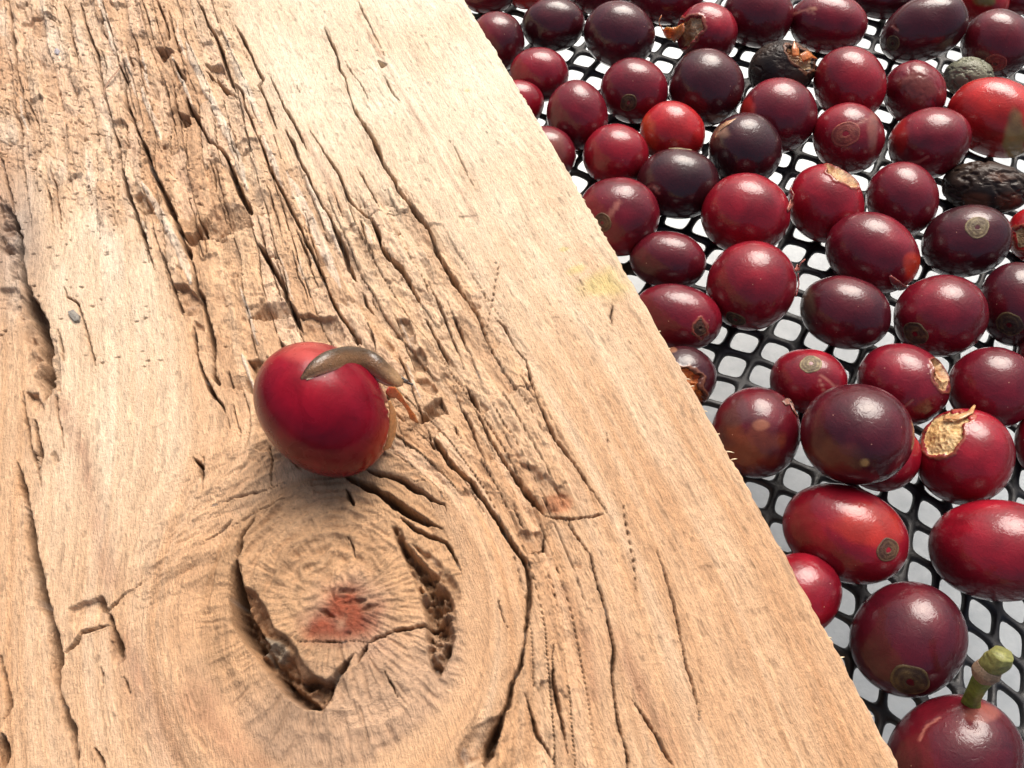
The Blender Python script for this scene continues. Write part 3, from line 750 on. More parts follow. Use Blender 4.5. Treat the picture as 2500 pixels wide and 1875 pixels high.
bow = 0.12 * 4 * np.clip(S / 15.55, -.3, 1.3) * (1 - np.clip(S / 15.55, -.3, 1.3))
prox = np.clip(1 + Tt / 3.0, 0, 1)
edgen = 0.016 * fbm(S * 3, S * 0, 3, 3) + 0.018 * vn(S * 16, S * 0, 4) * (vn(S * 2, S * 0, 5) > 0)
TX = Tt + bow * prox + edgen * np.exp(Tt / .05)
X = P0[0] + S * DS[0] + TX * DT[0]; Y = P0[1] + S * DS[1] + TX * DT[1]; Z = ZB + Hh
G = np.stack([X, Y, Z], -1)
# sides: extra columns running down at each edge, extra rows at each end
def skirt_cols(Gc, Cc, zs, sign):
    out = []; oc = []
    for k, z in enumerate(zs):
        q = Gc.copy(); q[:, 2] = z
        n_ = 0.02 * vn(sa * 3, sa * 0 + k * 1.7, 6) + .012 * vn(sa * 14, sa * 0 + k, 7)
        q[:, 0] += DT[0] * n_ * sign; q[:, 1] += DT[1] * n_ * sign
        out.append(q); oc.append(Cc * (.95 + .1 * vn(sa * .4, sa * 0 + k, 8))[:, None])
    return np.stack(out, 1), np.stack(oc, 1)
zs = [1.93, 1.8, 1.6, 1.35, 1.1, .85, .6, .35, .15, .08]
gr, cr_ = skirt_cols(G[:, -1], C[:, -1], zs, 1); gl, cl_ = skirt_cols(G[:, 0], C[:, 0], zs[::-1], -1)
G = np.concatenate([gl, G, gr], 1); C = np.concatenate([cl_, C, cr_], 1)
e0 = G[:1].copy(); e0[..., 2] = .08; e1 = G[-1:].copy(); e1[..., 2] = .08
G = np.concatenate([e0, G, e1], 0); C = np.concatenate([C[:1], C, C[-1:]], 0)
nr, nc = G.shape[:2]
idx = np.arange(nr * nc).reshape(nr, nc)
F = np.stack([idx[:-1, :-1], idx[:-1, 1:], idx[1:, 1:], idx[1:, :-1]], -1).reshape(-1, 4)[:, ::-1]
# knot faces become a part of their own
KP = stl([(640, 1235), (700, 1205), (780, 1190), (850, 1200), (900, 1235), (960, 1280), (1010, 1340), (1045, 1400), (1070, 1470), (1075, 1560), (1050, 1650), (1000, 1720), (940, 1770), (860, 1780), (800, 1745), (745, 1738), (692, 1700), (649, 1644), (600, 1578), (570, 1530), (561, 1465), (566, 1395), (583, 1360), (596, 1316)])
km = np.zeros((nr, nc), bool); km[1:-1, len(zs):-len(zs)] = inpoly(KP, S, Tt)
fk = km.ravel()[F[:, 0]]
board = empty('wooden_board', tuple(np.append(P0 + DS * 8 - DT * 5 * -1 * -1, 0.08)))
tag(board, 'thick weathered wooden board with long cracks and a round knot, lying on the black net', 'board')
def sub(name, Fs, mat, parent):
    u_, inv = np.unique(Fs, return_inverse=True)
    return mesh_obj(name, G.reshape(-1, 3)[u_], inv.reshape(Fs.shape), mat, parent, True, C.reshape(-1, 3)[u_])
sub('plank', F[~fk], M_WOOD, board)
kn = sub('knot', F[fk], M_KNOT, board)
kn['label'] = 'round knot with a dark gap at its left and a rust red core'

def board_z(x, y):
    q = np.array([x, y]) - P0; s_ = q @ DS; t_ = q @ DT
    return ZB + Hh[min(np.searchsorted(sa, s_), len(sa) - 1), min(np.searchsorted(ta, t_), len(ta) - 1)]

# torn fibres standing off the board's edge and chips of wood
def ribbon(P, W, T, N=None, k=1):
    """thin closed strip along points P (n x 3), widths W, thickness T; N the direction it faces"""
    P = np.asarray(P, float); n = len(P)
    tg = np.gradient(P, axis=0); tg /= np.linalg.norm(tg, axis=1)[:, None] + 1e-9
    Nn = np.tile(np.array([0, 0, 1.0]) if N is None else np.asarray(N, float), (n, 1)) if (N is None or np.ndim(N) == 1) else np.asarray(N, float)
    B = np.cross(tg, Nn); B /= np.linalg.norm(B, axis=1)[:, None] + 1e-9
    U = np.cross(B, tg)
    W = np.asarray(W, float)[:, None]; V = []
    prof = [(-1, 0), (-.6, .5), (0, .7), (.6, .5), (1, 0), (.6, -.5), (0, -.6), (-.6, -.5)]
    for a, b in prof: V.append(P + B * W * a + U * T * b)
    V = np.stack(V, 1).reshape(-1, 3); m = len(prof)
    F_ = [[i * m + j, i * m + (j + 1) % m, (i + 1) * m + (j + 1) % m, (i + 1) * m + j] for i in range(n - 1) for j in range(m)]
    F_ += [list(range(m))[::-1], [(n - 1) * m + j for j in range(m)]]
    return V, F_
edge_px = [(1280, 245, 9), (1505, 893, 6), (1680, 835, 8), (1672, 925, 18), (1688, 942, 20), (1712, 1005, 14), (1736, 1065, 14), (1765, 1104, 28), (1768, 1128, 26), (2012, 1560, 12), (2040, 1610, 20), (2130, 1745, 9), (1605, 810, 8), (1140, 12, 8), (1420, 490, 7), (1866, 1350, 8)]
for i, (u, v, L) in enumerate(edge_px):
    a = unp(u, v, ZB - .03); s_ = (a[:2] - P0) @ DS; bw = .12 * 4 * (s_ / 15.55) * (1 - s_ / 15.55)
    e = P0 + DS * s_ + DT * (bw - .015); L_ = L * .0046
    pts = [np.array([e[0], e[1], ZB - .05]) + np.append(DT * f * L_ * .8 - DS * L_ * .5 * f * (1 if i % 2 else .3), .02 * math.sin(f * 3)) for f in (0, .35, .7, 1)]
    V, F_ = ribbon(pts, [.012, .010, .007, .002], .006)
    mesh_obj('splinter', V, F_, M_CHIP, board, col=np.array([.72, .58, .38]))
def shard(name, u, v, pts, h, col, label, cat, dz=0):
    """small angular chip: outline in pixels round (u, v)"""
    zb = ZB + dz
    c = unp(u, v, zb)
    top = [unp(u + a, v + b, zb) for a, b in pts]
    n = len(top); V = [p + np.array([0, 0, h * (.7 + .5 * R.random())]) for p in top] + [c + (p - c) * 1.1 for p in top] + [c + np.array([0, 0, h * 1.4])]
    F_ = [[i, (i + 1) % n, 2 * n] for i in range(n)] + [[i + n, (i + 1) % n + n, (i + 1) % n, i] for i in range(n)]
    o = mesh_obj(name, np.array(V), F_, M_CHIP, smooth=False, col=np.array(col))
    return tag(o, label, cat)
shard('wood_crumb', 183, 772, [(-14, -6), (0, -12), (14, 2), (12, 14), (2, 16), (-8, 4)], .05, (.22, .20, .17), 'small grey crumb lying on the smooth left part of the board', 'crumb', -.01)
shard('wood_crumb', 140, 127, [(-8, -3), (0, -7), (8, 0), (3, 9), (-5, 6)], .04, (.30, .28, .30), 'tiny bluish grey crumb on the pitted top left part of the board', 'crumb', -.02)
shard('wood_crumb', 694, 1140, [(-5, -4), (3, -5), (6, 2), (-1, 6)], .03, (.75, .60, .42), 'tiny pale wood crumb just below the large cherry on the board', 'crumb', 0)
shard('wood_crumb', 982, 1513, [(-6, -2), (2, -5), (6, 1), (0, 4)], .03, (.78, .62, .42), 'tiny pale yellow wood crumb on the knot right of its red core', 'crumb', 0)
shard('wood_crumb', 1058, 1678, [(-6, 3), (1, -4), (6, -1), (0, 5)], .03, (.80, .66, .50), 'tiny white wood crumb at the lower right of the knot', 'crumb', -.01)
zt = ZB + .03
V, F_ = ribbon([unp(u, v, zt + dz) for u, v, dz in ((292, 165, 0), (281, 180, .03), (268, 195, .04), (256, 215, .03), (253, 230, .02), (262, 243, 0))], [.012, .02, .022, .018, .014, .006], .015)
tag(mesh_obj('plant_fibre', V, F_, M_CHIP, col=np.array([.33, .20, .13])), 'thin brown bent fibre lying across the pitted top left of the board', 'fibre')

# ------------------------------------------------------------------ the black net
corr = [((0, 0), (1788, 890)), ((1, 0), (1865, 914)), ((0, -1), (1819, 834)), ((1, -1), (1908, 854)), ((0, 1), (1760, 949)), ((1, -2), (1931, 800)), ((1, -3), (1946, 740)), ((1, -4), (1978, 684)), ((0, -5), (1932, 612)), ((3, -1), (2080, 905)), ((2, 4), (1849, 1207)), ((3, 5), (1905, 1300)), ((7, 2), (2256, 1259)), ((7, 3), (2246, 1329)), ((7, 4), (2232, 1404)), ((8, 4), (2316, 1455)), ((9, 4), (2431, 1502)), ((9, 5), (2403, 1572)), ((5, 6), (2068, 1460)), ((5, 7), (2055, 1539)), ((6, 8), (2120, 1675))]
Aij = np.array([[1, i, j, i * i, i * j, j * j] for (i, j), _ in corr], float)
Bxy = np.array([unp(u, v, 0)[:2] for _, (u, v) in corr])
reg = np.diag([0, 0, 0, 6, 6, 6.])
coef = np.linalg.solve(Aij.T @ Aij + reg, Aij.T @ Bxy)
ic, jc = 4.0, 1.0
def latt(i, j):
    """lattice position, straightened to its linear part far from the traced cells"""
    i = np.asarray(i, float); j = np.asarray(j, float)
    def q(i, j): return np.stack([np.ones_like(i), i, j, i * i, i * j, j * j], -1) @ coef
    di, dj = i - ic, j - jc; r = np.sqrt(di * di + dj * dj); k = np.minimum(1, 8.0 / np.maximum(r, 1e-6))
    bi, bj = ic + di * k, jc + dj * k
    ci, cj = coef[1] + 2 * coef[3] * ic + coef[4] * jc, coef[2] + 2 * coef[5] * jc + coef[4] * ic
    return q(bi, bj) + (i - bi)[..., None] * ci + (j - bj)[..., None] * cj
NV = []; NF = []; vid = {}
nth = 6  # points per quarter of a cell's rim
TH = .052
def jit(i, j, a=.045): return np.array([a * float(vn(i * 2.3, j * 3.1, 3)), a * float(vn(i * 3.7, j * 1.9, 8))])
def cellring(i, j):
    pts = []
    q = [(-.5, -.5), (.5, -.5), (.5, .5), (-.5, .5)]
    for k in range(4):
        a = np.array(q[k]); b = np.array(q[(k + 1) % 4])
        for m in range(nth): pts.append(a + (b - a) * m / nth)
    return np.array(pts)
base_ring = cellring(0, 0)
ang = np.arctan2(base_ring[:, 1], base_ring[:, 0])
rings = [(0.0, .95), (.30, 1.0), (.62, .75), (.88, .25), (1.0, -.35), (.88, -.9), (.45, -1.15), (0.0, -1.2)]
for i in range(-22, 30):
    for j in range(-34, 24):
        c = latt(i, j)
        if not (-15 < c[0] < 17 and -6 < c[1] < 25): continue
        # holes: rounded squares, each a little different
        n_ = 3.4; hx = .378 + .010 * float(vn(i * 1.3, j * 1.7, 2)); hy = .385 + .010 * float(vn(i * 1.9, j * 1.1, 5))
        ca, sa_ = np.cos(ang), np.sin(ang)
        rr = 1 / (np.abs(ca / hx) ** n_ + np.abs(sa_ / hy) ** n_) ** (1 / n_)
        inner = np.stack([rr * ca, rr * sa_], -1)
        ids = []
        for (f, z) in rings:
            uv = base_ring * (1 - f) + inner * f
            I = i + uv[:, 0]; J = j + uv[:, 1]
            xy = latt(I, J) + .03 * np.stack([vn(I * .8, J * .8, 3), vn(I * .8, J * .8, 8)], -1)
            zz = -TH + TH * z * (1 + .15 * vn(I * 2, J * 2, 4)) - .02
            if f == 0.0:
                row = []
                for p_, k2, z2 in zip(xy, np.round(np.stack([I, J], -1) * nth * 2).astype(int), zz):
                    key = (k2[0], k2[1], z > 0)
                    if key not in vid: vid[key] = len(NV); NV.append((p_[0], p_[1], z2))
                    row.append(vid[key])
                ids.append(row)
            else:
                s0 = len(NV); NV.extend((p_[0], p_[1], z2) for p_, z2 in zip(xy, zz)); ids.append(list(range(s0, s0 + len(xy))))
        m = len(base_ring)
        for a_, b_ in zip(ids[:-1], ids[1:]):
            for k in range(m): NF.append((a_[k], a_[(k + 1) % m], b_[(k + 1) % m], b_[k]))
NV = np.array(NV)
net = mesh_obj('plastic_net', NV, np.array(NF)[:, ::1], mat_net())
tag(net, 'black plastic drying net with rounded square holes under the coffee cherries', 'net')

# ------------------------------------------------------------------ coffee cherries
def ico(sub_):
    bm_v = []; t = (1 + 5 ** .5) / 2
    V = [(-1, t, 0), (1, t, 0), (-1, -t, 0), (1, -t, 0), (0, -1, t), (0, 1, t), (0, -1, -t), (0, 1, -t), (t, 0, -1), (t, 0, 1), (-t, 0, -1), (-t, 0, 1)]
    F_ = [(0, 11, 5), (0, 5, 1), (0, 1, 7), (0, 7, 10), (0, 10, 11), (1, 5, 9), (5, 11, 4), (11, 10, 2), (10, 7, 6), (7, 1, 8), (3, 9, 4), (3, 4, 2), (3, 2, 6), (3, 6, 8), (3, 8, 9), (4, 9, 5), (2, 4, 11), (6, 2, 10), (8, 6, 7), (9, 8, 1)]
    V = np.array(V, float); V /= np.linalg.norm(V[0]); F_ = np.array(F_)
    for _ in range(sub_):
        e = np.sort(np.concatenate([F_[:, [0, 1]], F_[:, [1, 2]], F_[:, [2, 0]]]), 1)
        ue, inv = np.unique(e, axis=0, return_inverse=True); inv = inv.ravel()
        mid = V[ue[:, 0]] + V[ue[:, 1]]; mid /= np.linalg.norm(mid, axis=1)[:, None]
        n = len(F_); a, b, c = inv[:n] + len(V), inv[n:2 * n] + len(V), inv[2 * n:] + len(V)
        V = np.concatenate([V, mid])
        F_ = np.concatenate([np.stack([F_[:, 0], a, c], 1), np.stack([F_[:, 1], b, a], 1), np.stack([F_[:, 2], c, b], 1), np.stack([a, b, c], 1)])
    return V, F_
ICO = {k: ico(k) for k in (4, 5, 6)}
KD = 1.1302
# base colours: bright red, red-maroon, maroon, dark, near black
CC = {'o': ([.42, .012, .008], [.32, .006, .010]), 'r': ([.24, .003, .012], [.14, .002, .009]), 'm': ([.17, .003, .012], [.10, .002, .009]),
      'd': ([.105, .003, .009], [.050, .002, .007]), 'p': ([.062, .003, .008], [.028, .003, .006]), 'k': ([.020, .016, .015], [.045, .028, .02]), 'g': ([.20, .20, .14], [.09, .09, .065])}

class Ell: pass
def place_ellipsoid(cu, cv, a, b, angd, floor=0.0, lift=0.0, cz=None):
    cu, cv, a, b = cu * KD, cv * KD, a * KD, b * KD
    an = math.radians(angd)
    d = ray(cu, cv); z = floor + .75
    for it in range(12):
        Cc = CAMP + d * ((z - CAM_H) / d[2])
        e3 = CAMP - Cc; e3 /= np.linalg.norm(e3)
        t1 = np.cross(CU, e3); t1 /= np.linalg.norm(t1); t2 = np.cross(e3, t1)
        h = 1e-3; p0 = proj(Cc); J = np.stack([(proj(Cc + t1 * h) - p0) / h, (proj(Cc + t2 * h) - p0) / h], 1)
        Wt = np.array([[a * math.cos(an), -b * math.sin(an)], [-a * math.sin(an), -b * math.cos(an)]])
        Wm = np.linalg.solve(J, Wt)
        U_, Sg, _ = np.linalg.svd(Wm)
        axs = [t1 * U_[0, 0] + t2 * U_[1, 0], t1 * U_[0, 1] + t2 * U_[1, 1], e3]
        c3 = (cz or 1.0) * min(Sg)
        sem = [Sg[0], Sg[1], c3]
        zn = floor + lift + math.sqrt(sum((s_ * x[2]) ** 2 for s_, x in zip(sem, axs)))
        z = zn
    E_ = Ell(); E_.c = Cc; E_.M = np.stack([x * s_ for x, s_ in zip(axs, sem)], 1); E_.Mi = np.linalg.inv(E_.M); E_.sem = sem
    E_.r = (Sg[0] + Sg[1]) / 2
    return E_

def hit(E_, u, v):
    """unit direction (in the ellipsoid's own sphere) of the point seen at pixel (u, v); the nearest rim point if the line misses"""
    d = ray(u, v); o_ = E_.Mi @ (CAMP - E_.c); q = E_.Mi @ d
    A = q @ q; B = o_ @ q; C_ = o_ @ o_ - 1; disc = B * B - A * C_
    t = (-B - math.sqrt(max(disc, 0))) / A
    w = o_ + q * t
    return w / np.linalg.norm(w)

def fruit_points(E_, lev, seed, amp=.018, wr=0.0, flat=None):
    Vu, F_ = ICO[lev]
    r = 1 + amp * vn3(Vu + seed * 1.37, 1.3, seed) + amp * .35 * vn3(Vu + seed, 3.1, seed + 3)
    # faintly boxier than an ellipsoid, as coffee fruit is
    p4 = (np.abs(Vu) ** 2.5).sum(1) ** (-1 / 2.5)
    r *= 1 + (p4 - 1) * .12
    if wr:
        w = np.abs(vn3(Vu * 1.0 + seed, 3.4, seed + 5)) + .5 * np.abs(vn3(Vu + seed, 7.5, seed + 6)) + .25 * np.abs(vn3(Vu + seed, 16, seed + 7))
        r -= wr * (1 - np.clip(w * 1.5, 0, 1))
    return Vu, F_, r

def colour(Vu, cls, seed, tips=None):
    a, b = [np.array(x) for x in CC[cls]]
    w = np.clip(.5 + .9 * vn3(Vu + seed * .71, 1.1, seed + 2) + .3 * vn3(Vu + seed, 4, seed + 4), 0, 1)
    return a + (b - a) * w[:, None]

def make_cherry(data, idx):
    cu, cv, a, b, ang_, cls, label = data[:7]
    op = data[7] if len(data) > 7 else {}
    E_ = place_ellipsoid(cu, cv, a, b, ang_, op.get('floor', 0.0), op.get('lift', 0.0), op.get('cz'))
    torn = op.get('torn', []); bites = op.get('bite', []); wr = op.get('wr', 0.0)
    lev = 6 if (torn or bites) else (5 if (max(a, b) > 90 or wr) else 4)
    Vu, F_, r = fruit_points(E_, lev, idx + 1, op.get('amp', .02) * 1.4, wr)
    col = colour(Vu, cls, idx + 1)
    W = E_.c + (Vu * r[:, None]) @ E_.M.T
    px = proj(W); front = ((W - CAMP) @ (E_.Mi.T @ Vu.T) < 0) if False else (np.einsum('ij,ij->i', W - CAMP, Vu @ E_.Mi) < 0)
    fm = np.zeros(len(Vu)); fcol = np.zeros((len(Vu), 3))
    for (poly, dep, c1, c2) in torn:
        P = np.array(poly, float) * KD
        x = px[:, 0] + 6 * vn(px[:, 0] * .05, px[:, 1] * .05, 3) + 3 * vn(px[:, 0] * .15, px[:, 1] * .15, 4); y = px[:, 1] + 6 * vn(px[:, 0] * .05, px[:, 1] * .05, 5) + 3 * vn(px[:, 0] * .15, px[:, 1] * .15, 6)
        D = np.full(len(x), 1e9)
        for k in range(len(P)):
            a_ = P[k]; e = P[(k + 1) % len(P)] - a_; tt = np.clip(((x - a_[0]) * e[0] + (y - a_[1]) * e[1]) / (e @ e), 0, 1)
            D = np.minimum(D, np.hypot(x - a_[0] - tt * e[0], y - a_[1] - tt * e[1]))
        sd = np.where(inpoly(P, x, y), D, -D); sd = np.where(front, sd, -99)
        m = ss(-1.0, 6, sd)
        lip = np.exp(-((sd + 4) / 4) ** 2)
        r = r + lip * .018 - m * dep * (1 + .5 * vn3(Vu + idx, 6, 7)) - m * .035 * np.abs(vn3(Vu + idx, 15, 5))
        w = np.clip(.5 + 1.1 * vn3(Vu + idx, 5, 9), 0, 1)[:, None]
        fcol = np.where((m > fm)[:, None], np.array(c1) * (1 - w) + np.array(c2) * w, fcol)
        fm = np.maximum(fm, m)
        col = col + (np.array([.30, .12, .06]) - col) * (lip * .5 * (sd > -8))[:, None]
    for (u, v, rad_, c1, c2) in op.get('bite', []):
        dB = ray(u * KD, v * KD); B = CAMP + dB * (((E_.c - CAMP) @ dB) / (dB @ dB)); B = B + (CAMP - B) * .015
        RB = rad_ * KD * np.linalg.norm(B - CAMP) / FPX * (1 + .10 * vn3(Vu + idx, 5, 3) + .05 * vn3(Vu + idx, 13, 4))
        r0 = r.copy()
        for _ in range(40):
            Wt_ = E_.c + (Vu * r[:, None]) @ E_.M.T
            r = np.where(np.linalg.norm(Wt_ - B, axis=1) < RB, r * .975, r)
        m = ss(.0, .03, r0 - r)
        dd = np.linalg.norm(E_.c + (Vu * r0[:, None]) @ E_.M.T - B, axis=1) / RB
        lip = np.exp(-((dd - 1.04) / .05) ** 2); r = r + lip * .02
        w = np.clip(.5 + 1.1 * vn3(Vu + idx, 7, 9), 0, 1)[:, None]
        fcol = np.where((m > fm)[:, None], np.array(c1) * (1 - w) + np.array(c2) * w, fcol)
        fm = np.maximum(fm, m)
        col = col + (np.array([.30, .12, .06]) - col) * (lip * .5)[:, None]
    for (u, v, ru, rv, c1, wgt) in op.get('patch', []):
        q = np.hypot((px[:, 0] - u * KD) / (ru * KD), (px[:, 1] - v * KD) / (rv * KD)) + .35 * vn3(Vu + idx, 4, 6)
        m = np.where(front, 1 - ss(.6, 1.15, q), 0) * wgt
        col = col + (np.array(c1) - col) * m[:, None]
    for pts, wd in op.get('scratch', []):
        P = np.array(pts, float) * KD
        D = np.full(len(Vu), 1e9)
        for k in range(len(P) - 1):
            a_ = P[k]; e = P[k + 1] - a_; tt = np.clip(((px[:, 0] - a_[0]) * e[0] + (px[:, 1] - a_[1]) * e[1]) / (e @ e), 0, 1)
            D = np.minimum(D, np.hypot(px[:, 0] - a_[0] - tt * e[0], px[:, 1] - a_[1] - tt * e[1]))
        m = np.where(front, 1 - ss(.5, 1.3, D / wd), 0)
        col = col + (np.array([.36, .13, .10]) - col) * (m * .7)[:, None]; r = r - m * .008
    W = E_.c + (Vu * r[:, None]) @ E_.M.T
    mat = M_DRY if cls in 'kg' else M_SKIN
    scars = op.get('scar', []); flaps = op.get('flap', []); stem = op.get('stem')
    parts = bool(scars or flaps or torn or bites or stem)
    base = (E_.c[0], E_.c[1], W[:, 2].min())
    if parts:
        root = empty('coffee_cherry', base); tag(root, label, 'cherry', 'coffee cherries')
        if torn or bites:
            fsel = fm[F_].mean(1) > .5
            def sub2(name, Fs, m_, c_):
                u_, inv = np.unique(Fs, return_inverse=True)
                return mesh_obj(name, W[u_], inv.reshape(Fs.shape), m_, root, True, c_[u_])
            sub2('skin', F_[~fsel], mat, col); sub2('torn_flesh', F_[fsel], M_FLESH, fcol)
        else:
            mesh_obj('skin', W, F_, mat, root, True, col)
    else:
        root = mesh_obj('coffee_cherry', W, F_, mat, None, True, col, origin=base); tag(root, label, 'cherry', 'coffee cherries')
    for sc in scars:
        u, v, rad = sc[:3]; tone = sc[3] if len(sc) > 3 else 'tan'
        w0 = hit(E_, u * KD, v * KD)
        n0 = w0 @ E_.Mi; n0 /= np.linalg.norm(n0)
        t1 = np.cross(n0, [0.3, .2, .9]); t1 /= np.linalg.norm(t1); t2 = np.cross(n0, t1)
        c0 = E_.c + E_.M @ w0
        rw = rad * KD * np.linalg.norm(c0 - CAMP) / FPX * .86
        nr_, na = 16, 40; V = []; cl = []
        tone_c = {'tan': ([.15, .085, .04], [.06, .025, .017]), 'pale': ([.27, .21, .11], [.09, .06, .035]), 'dark': ([.13, .09, .035], [.035, .02, .014]), 'red': ([.30, .08, .05], [.16, .02, .02])}[tone]
        for i in range(nr_ + 1):
            f = i / nr_
            for k in range(na):
                an = 2 * math.pi * k / na
                rr = f * rw * (1 + .09 * float(vn(math.cos(an) * 1.6 + idx, math.sin(an) * 1.6, idx)) + .05 * math.sin(2 * an + idx) + .03 * math.sin(3 * an + 2 * idx))
                p = c0 + (t1 * math.cos(an) + t2 * math.sin(an)) * rr
                w = E_.Mi @ (p - E_.c); w /= np.linalg.norm(w)
                rloc = 1 + .02 * 0
                # nearest mesh radius
                V.append(w)
                wob = .035 * math.sin(an * 2.0 + idx * 1.3) + .02 * math.sin(an * 5 + idx)
                ringp = max((.45 + .55 * math.sin(an * 1.0 + idx * 2.1) ** 2) * math.exp(-((f - .90) / .07) ** 2), .35 * math.exp(-((f - .58 - wob) / .09) ** 2), .35 * math.exp(-((f - .3 + wob) / .06) ** 2))
                cl.append((ringp, f))
        V = np.array(V); cl = np.array(cl)
        rad_s = 1 + 1.4 * op.get('amp', .02) * vn3(V + (idx + 1) * 1.37, 1.3, idx + 1) + 1.4 * op.get('amp', .02) * .35 * vn3(V + (idx + 1), 3.1, idx + 4)
        rad_s *= 1 + ((np.abs(V) ** 2.5).sum(1) ** (-1 / 2.5) - 1) * .12
        hgt = .004 + .010 * cl[:, 0] - .05 * np.exp(-(cl[:, 1] / .12) ** 2) - .012 * ss(.97, 1.0, cl[:, 1])
        hgt += .004 * vn3(V, 25, 3)
        Wp = E_.c + (V * (rad_s + hgt)[:, None]) @ E_.M.T
        cols = np.array(tone_c[1]) + (np.array(tone_c[0]) - np.array(tone_c[1])) * np.clip(cl[:, :1] + .45 * vn3(V, 14, 4)[:, None] + .1, 0, 1)
        cols = cols * (1 + .35 * vn3(V + idx, 6, 2)[:, None]); cols = cols * (1 - .8 * np.exp(-(cl[:, 1:] / .10) ** 2))
        Fs = [[i * na + k, (i + 1) * na + k, (i + 1) * na + (k + 1) % na, i * na + (k + 1) % na] for i in range(nr_) for k in range(na)]
        mesh_obj('calyx_scar', Wp, np.array(Fs), M_SCAR, root, True, cols)
    for fl in flaps:
        pts, wds, c_, lifts = fl
        P3 = []; N3 = []
        for (u, v), lf in zip(pts, lifts):
            w = hit(E_, u * KD, v * KD); n_ = w @ E_.Mi; n_ /= np.linalg.norm(n_)
            q = E_.c + E_.M @ w
            d = ray(u * KD, v * KD); dist = (q - CAMP) @ d / (d @ d)       # stays on the sight line where the rim is passed
            P3.append(CAMP + d * dist + n_ * lf * .6); N3.append(n_)
        k_ = len(P3); tt = np.linspace(0, k_ - 1, k_ * 4)
        P3 = np.stack([np.interp(tt, np.arange(k_), np.array(P3)[:, i]) for i in range(3)], 1); N3 = np.stack([np.interp(tt, np.arange(k_), np.array(N3)[:, i]) for i in range(3)], 1)
        Wd = np.interp(tt, np.arange(k_), wds) * (1 + .2 * vn(tt * 2.1, tt * 0, idx))
        V, Fs = ribbon(P3, Wd, .018, N3)
        mesh_obj('skin_flap', V, Fs, M_FLAP, root, True, np.array(c_) * (1 + .35 * vn(V[:, 0] * 9, V[:, 1] * 9, 5))[:, None])
    if stem:
        P3 = []
        for (u, v, k_) in stem['pts']:
            w = hit(E_, stem['pts'][0][0] * KD, stem['pts'][0][1] * KD); q0 = E_.c + E_.M @ w
            d = ray(u * KD, v * KD); dist = (q0 - CAMP) @ ray(stem['pts'][0][0] * KD, stem['pts'][0][1] * KD) / (ray(stem['pts'][0][0] * KD, stem['pts'][0][1] * KD) @ ray(stem['pts'][0][0] * KD, stem['pts'][0][1] * KD))
            P3.append(CAMP + d * (dist - k_))
        tube_part('stem', P3[:4], [.115, .095, .10, .115], root, [.13, .18, .03], M_STEM)
        tube_part('stem_node', P3[3:6], [.12, .16, .14], root, [.25, .17, .11], M_SCAR)
        tube_part('stem_tip', P3[5:], [.12, .135, .145, .14, .115], root, [.19, .19, .06], M_STEM)
    return E_

def tube_part(name, P3, rad, parent, c, mat, na=20, sub_=6):
    P3 = np.array(P3, float); n = len(P3); tt = np.linspace(0, n - 1, (n - 1) * sub_ + 1)
    P = np.stack([np.interp(tt, np.arange(n), P3[:, i]) for i in range(3)], 1)
    for _ in range(2): P[1:-1] = (P[:-2] + 2 * P[1:-1] + P[2:]) / 4
    rd = np.interp(tt, np.arange(n), rad)
    tg = np.gradient(P, axis=0); tg /= np.linalg.norm(tg, axis=1)[:, None]
    ref = np.array([0.2, -.5, .8]); B = np.cross(tg, ref); B /= np.linalg.norm(B, axis=1)[:, None]; N = np.cross(B, tg)
    V = []
    for k in range(na):
        an = 2 * math.pi * k / na
        rr = rd * (1 + .07 * vn(np.full(len(tt), k * .8), tt * 1.5, 3) + .05 * math.cos(5 * an))
        V.append(P + B * (rr * math.cos(an))[:, None] + N * (rr * math.sin(an))[:, None])
    V = np.stack(V, 1); m = len(tt); V = V.reshape(-1, 3)
    Fs = [[i * na + k, i * na + (k + 1) % na, (i + 1) * na + (k + 1) % na, (i + 1) * na + k] for i in range(m - 1) for k in range(na)]
    Fs += [list(range(na))[::-1], [(m - 1) * na + k for k in range(na)]]
    cc = np.array(c) * (1 + .3 * vn(V[:, 0] * 12, V[:, 2] * 12 + V[:, 1] * 12, 4))[:, None]
    return mesh_obj(name, V, Fs, mat, parent, True, cc)

TAN = ([.52, .34, .17], [.30, .13, .05]); ORG = ([.48, .16, .04], [.30, .05, .015]); PEACH = ([.60, .40, .22], [.42, .20, .08])
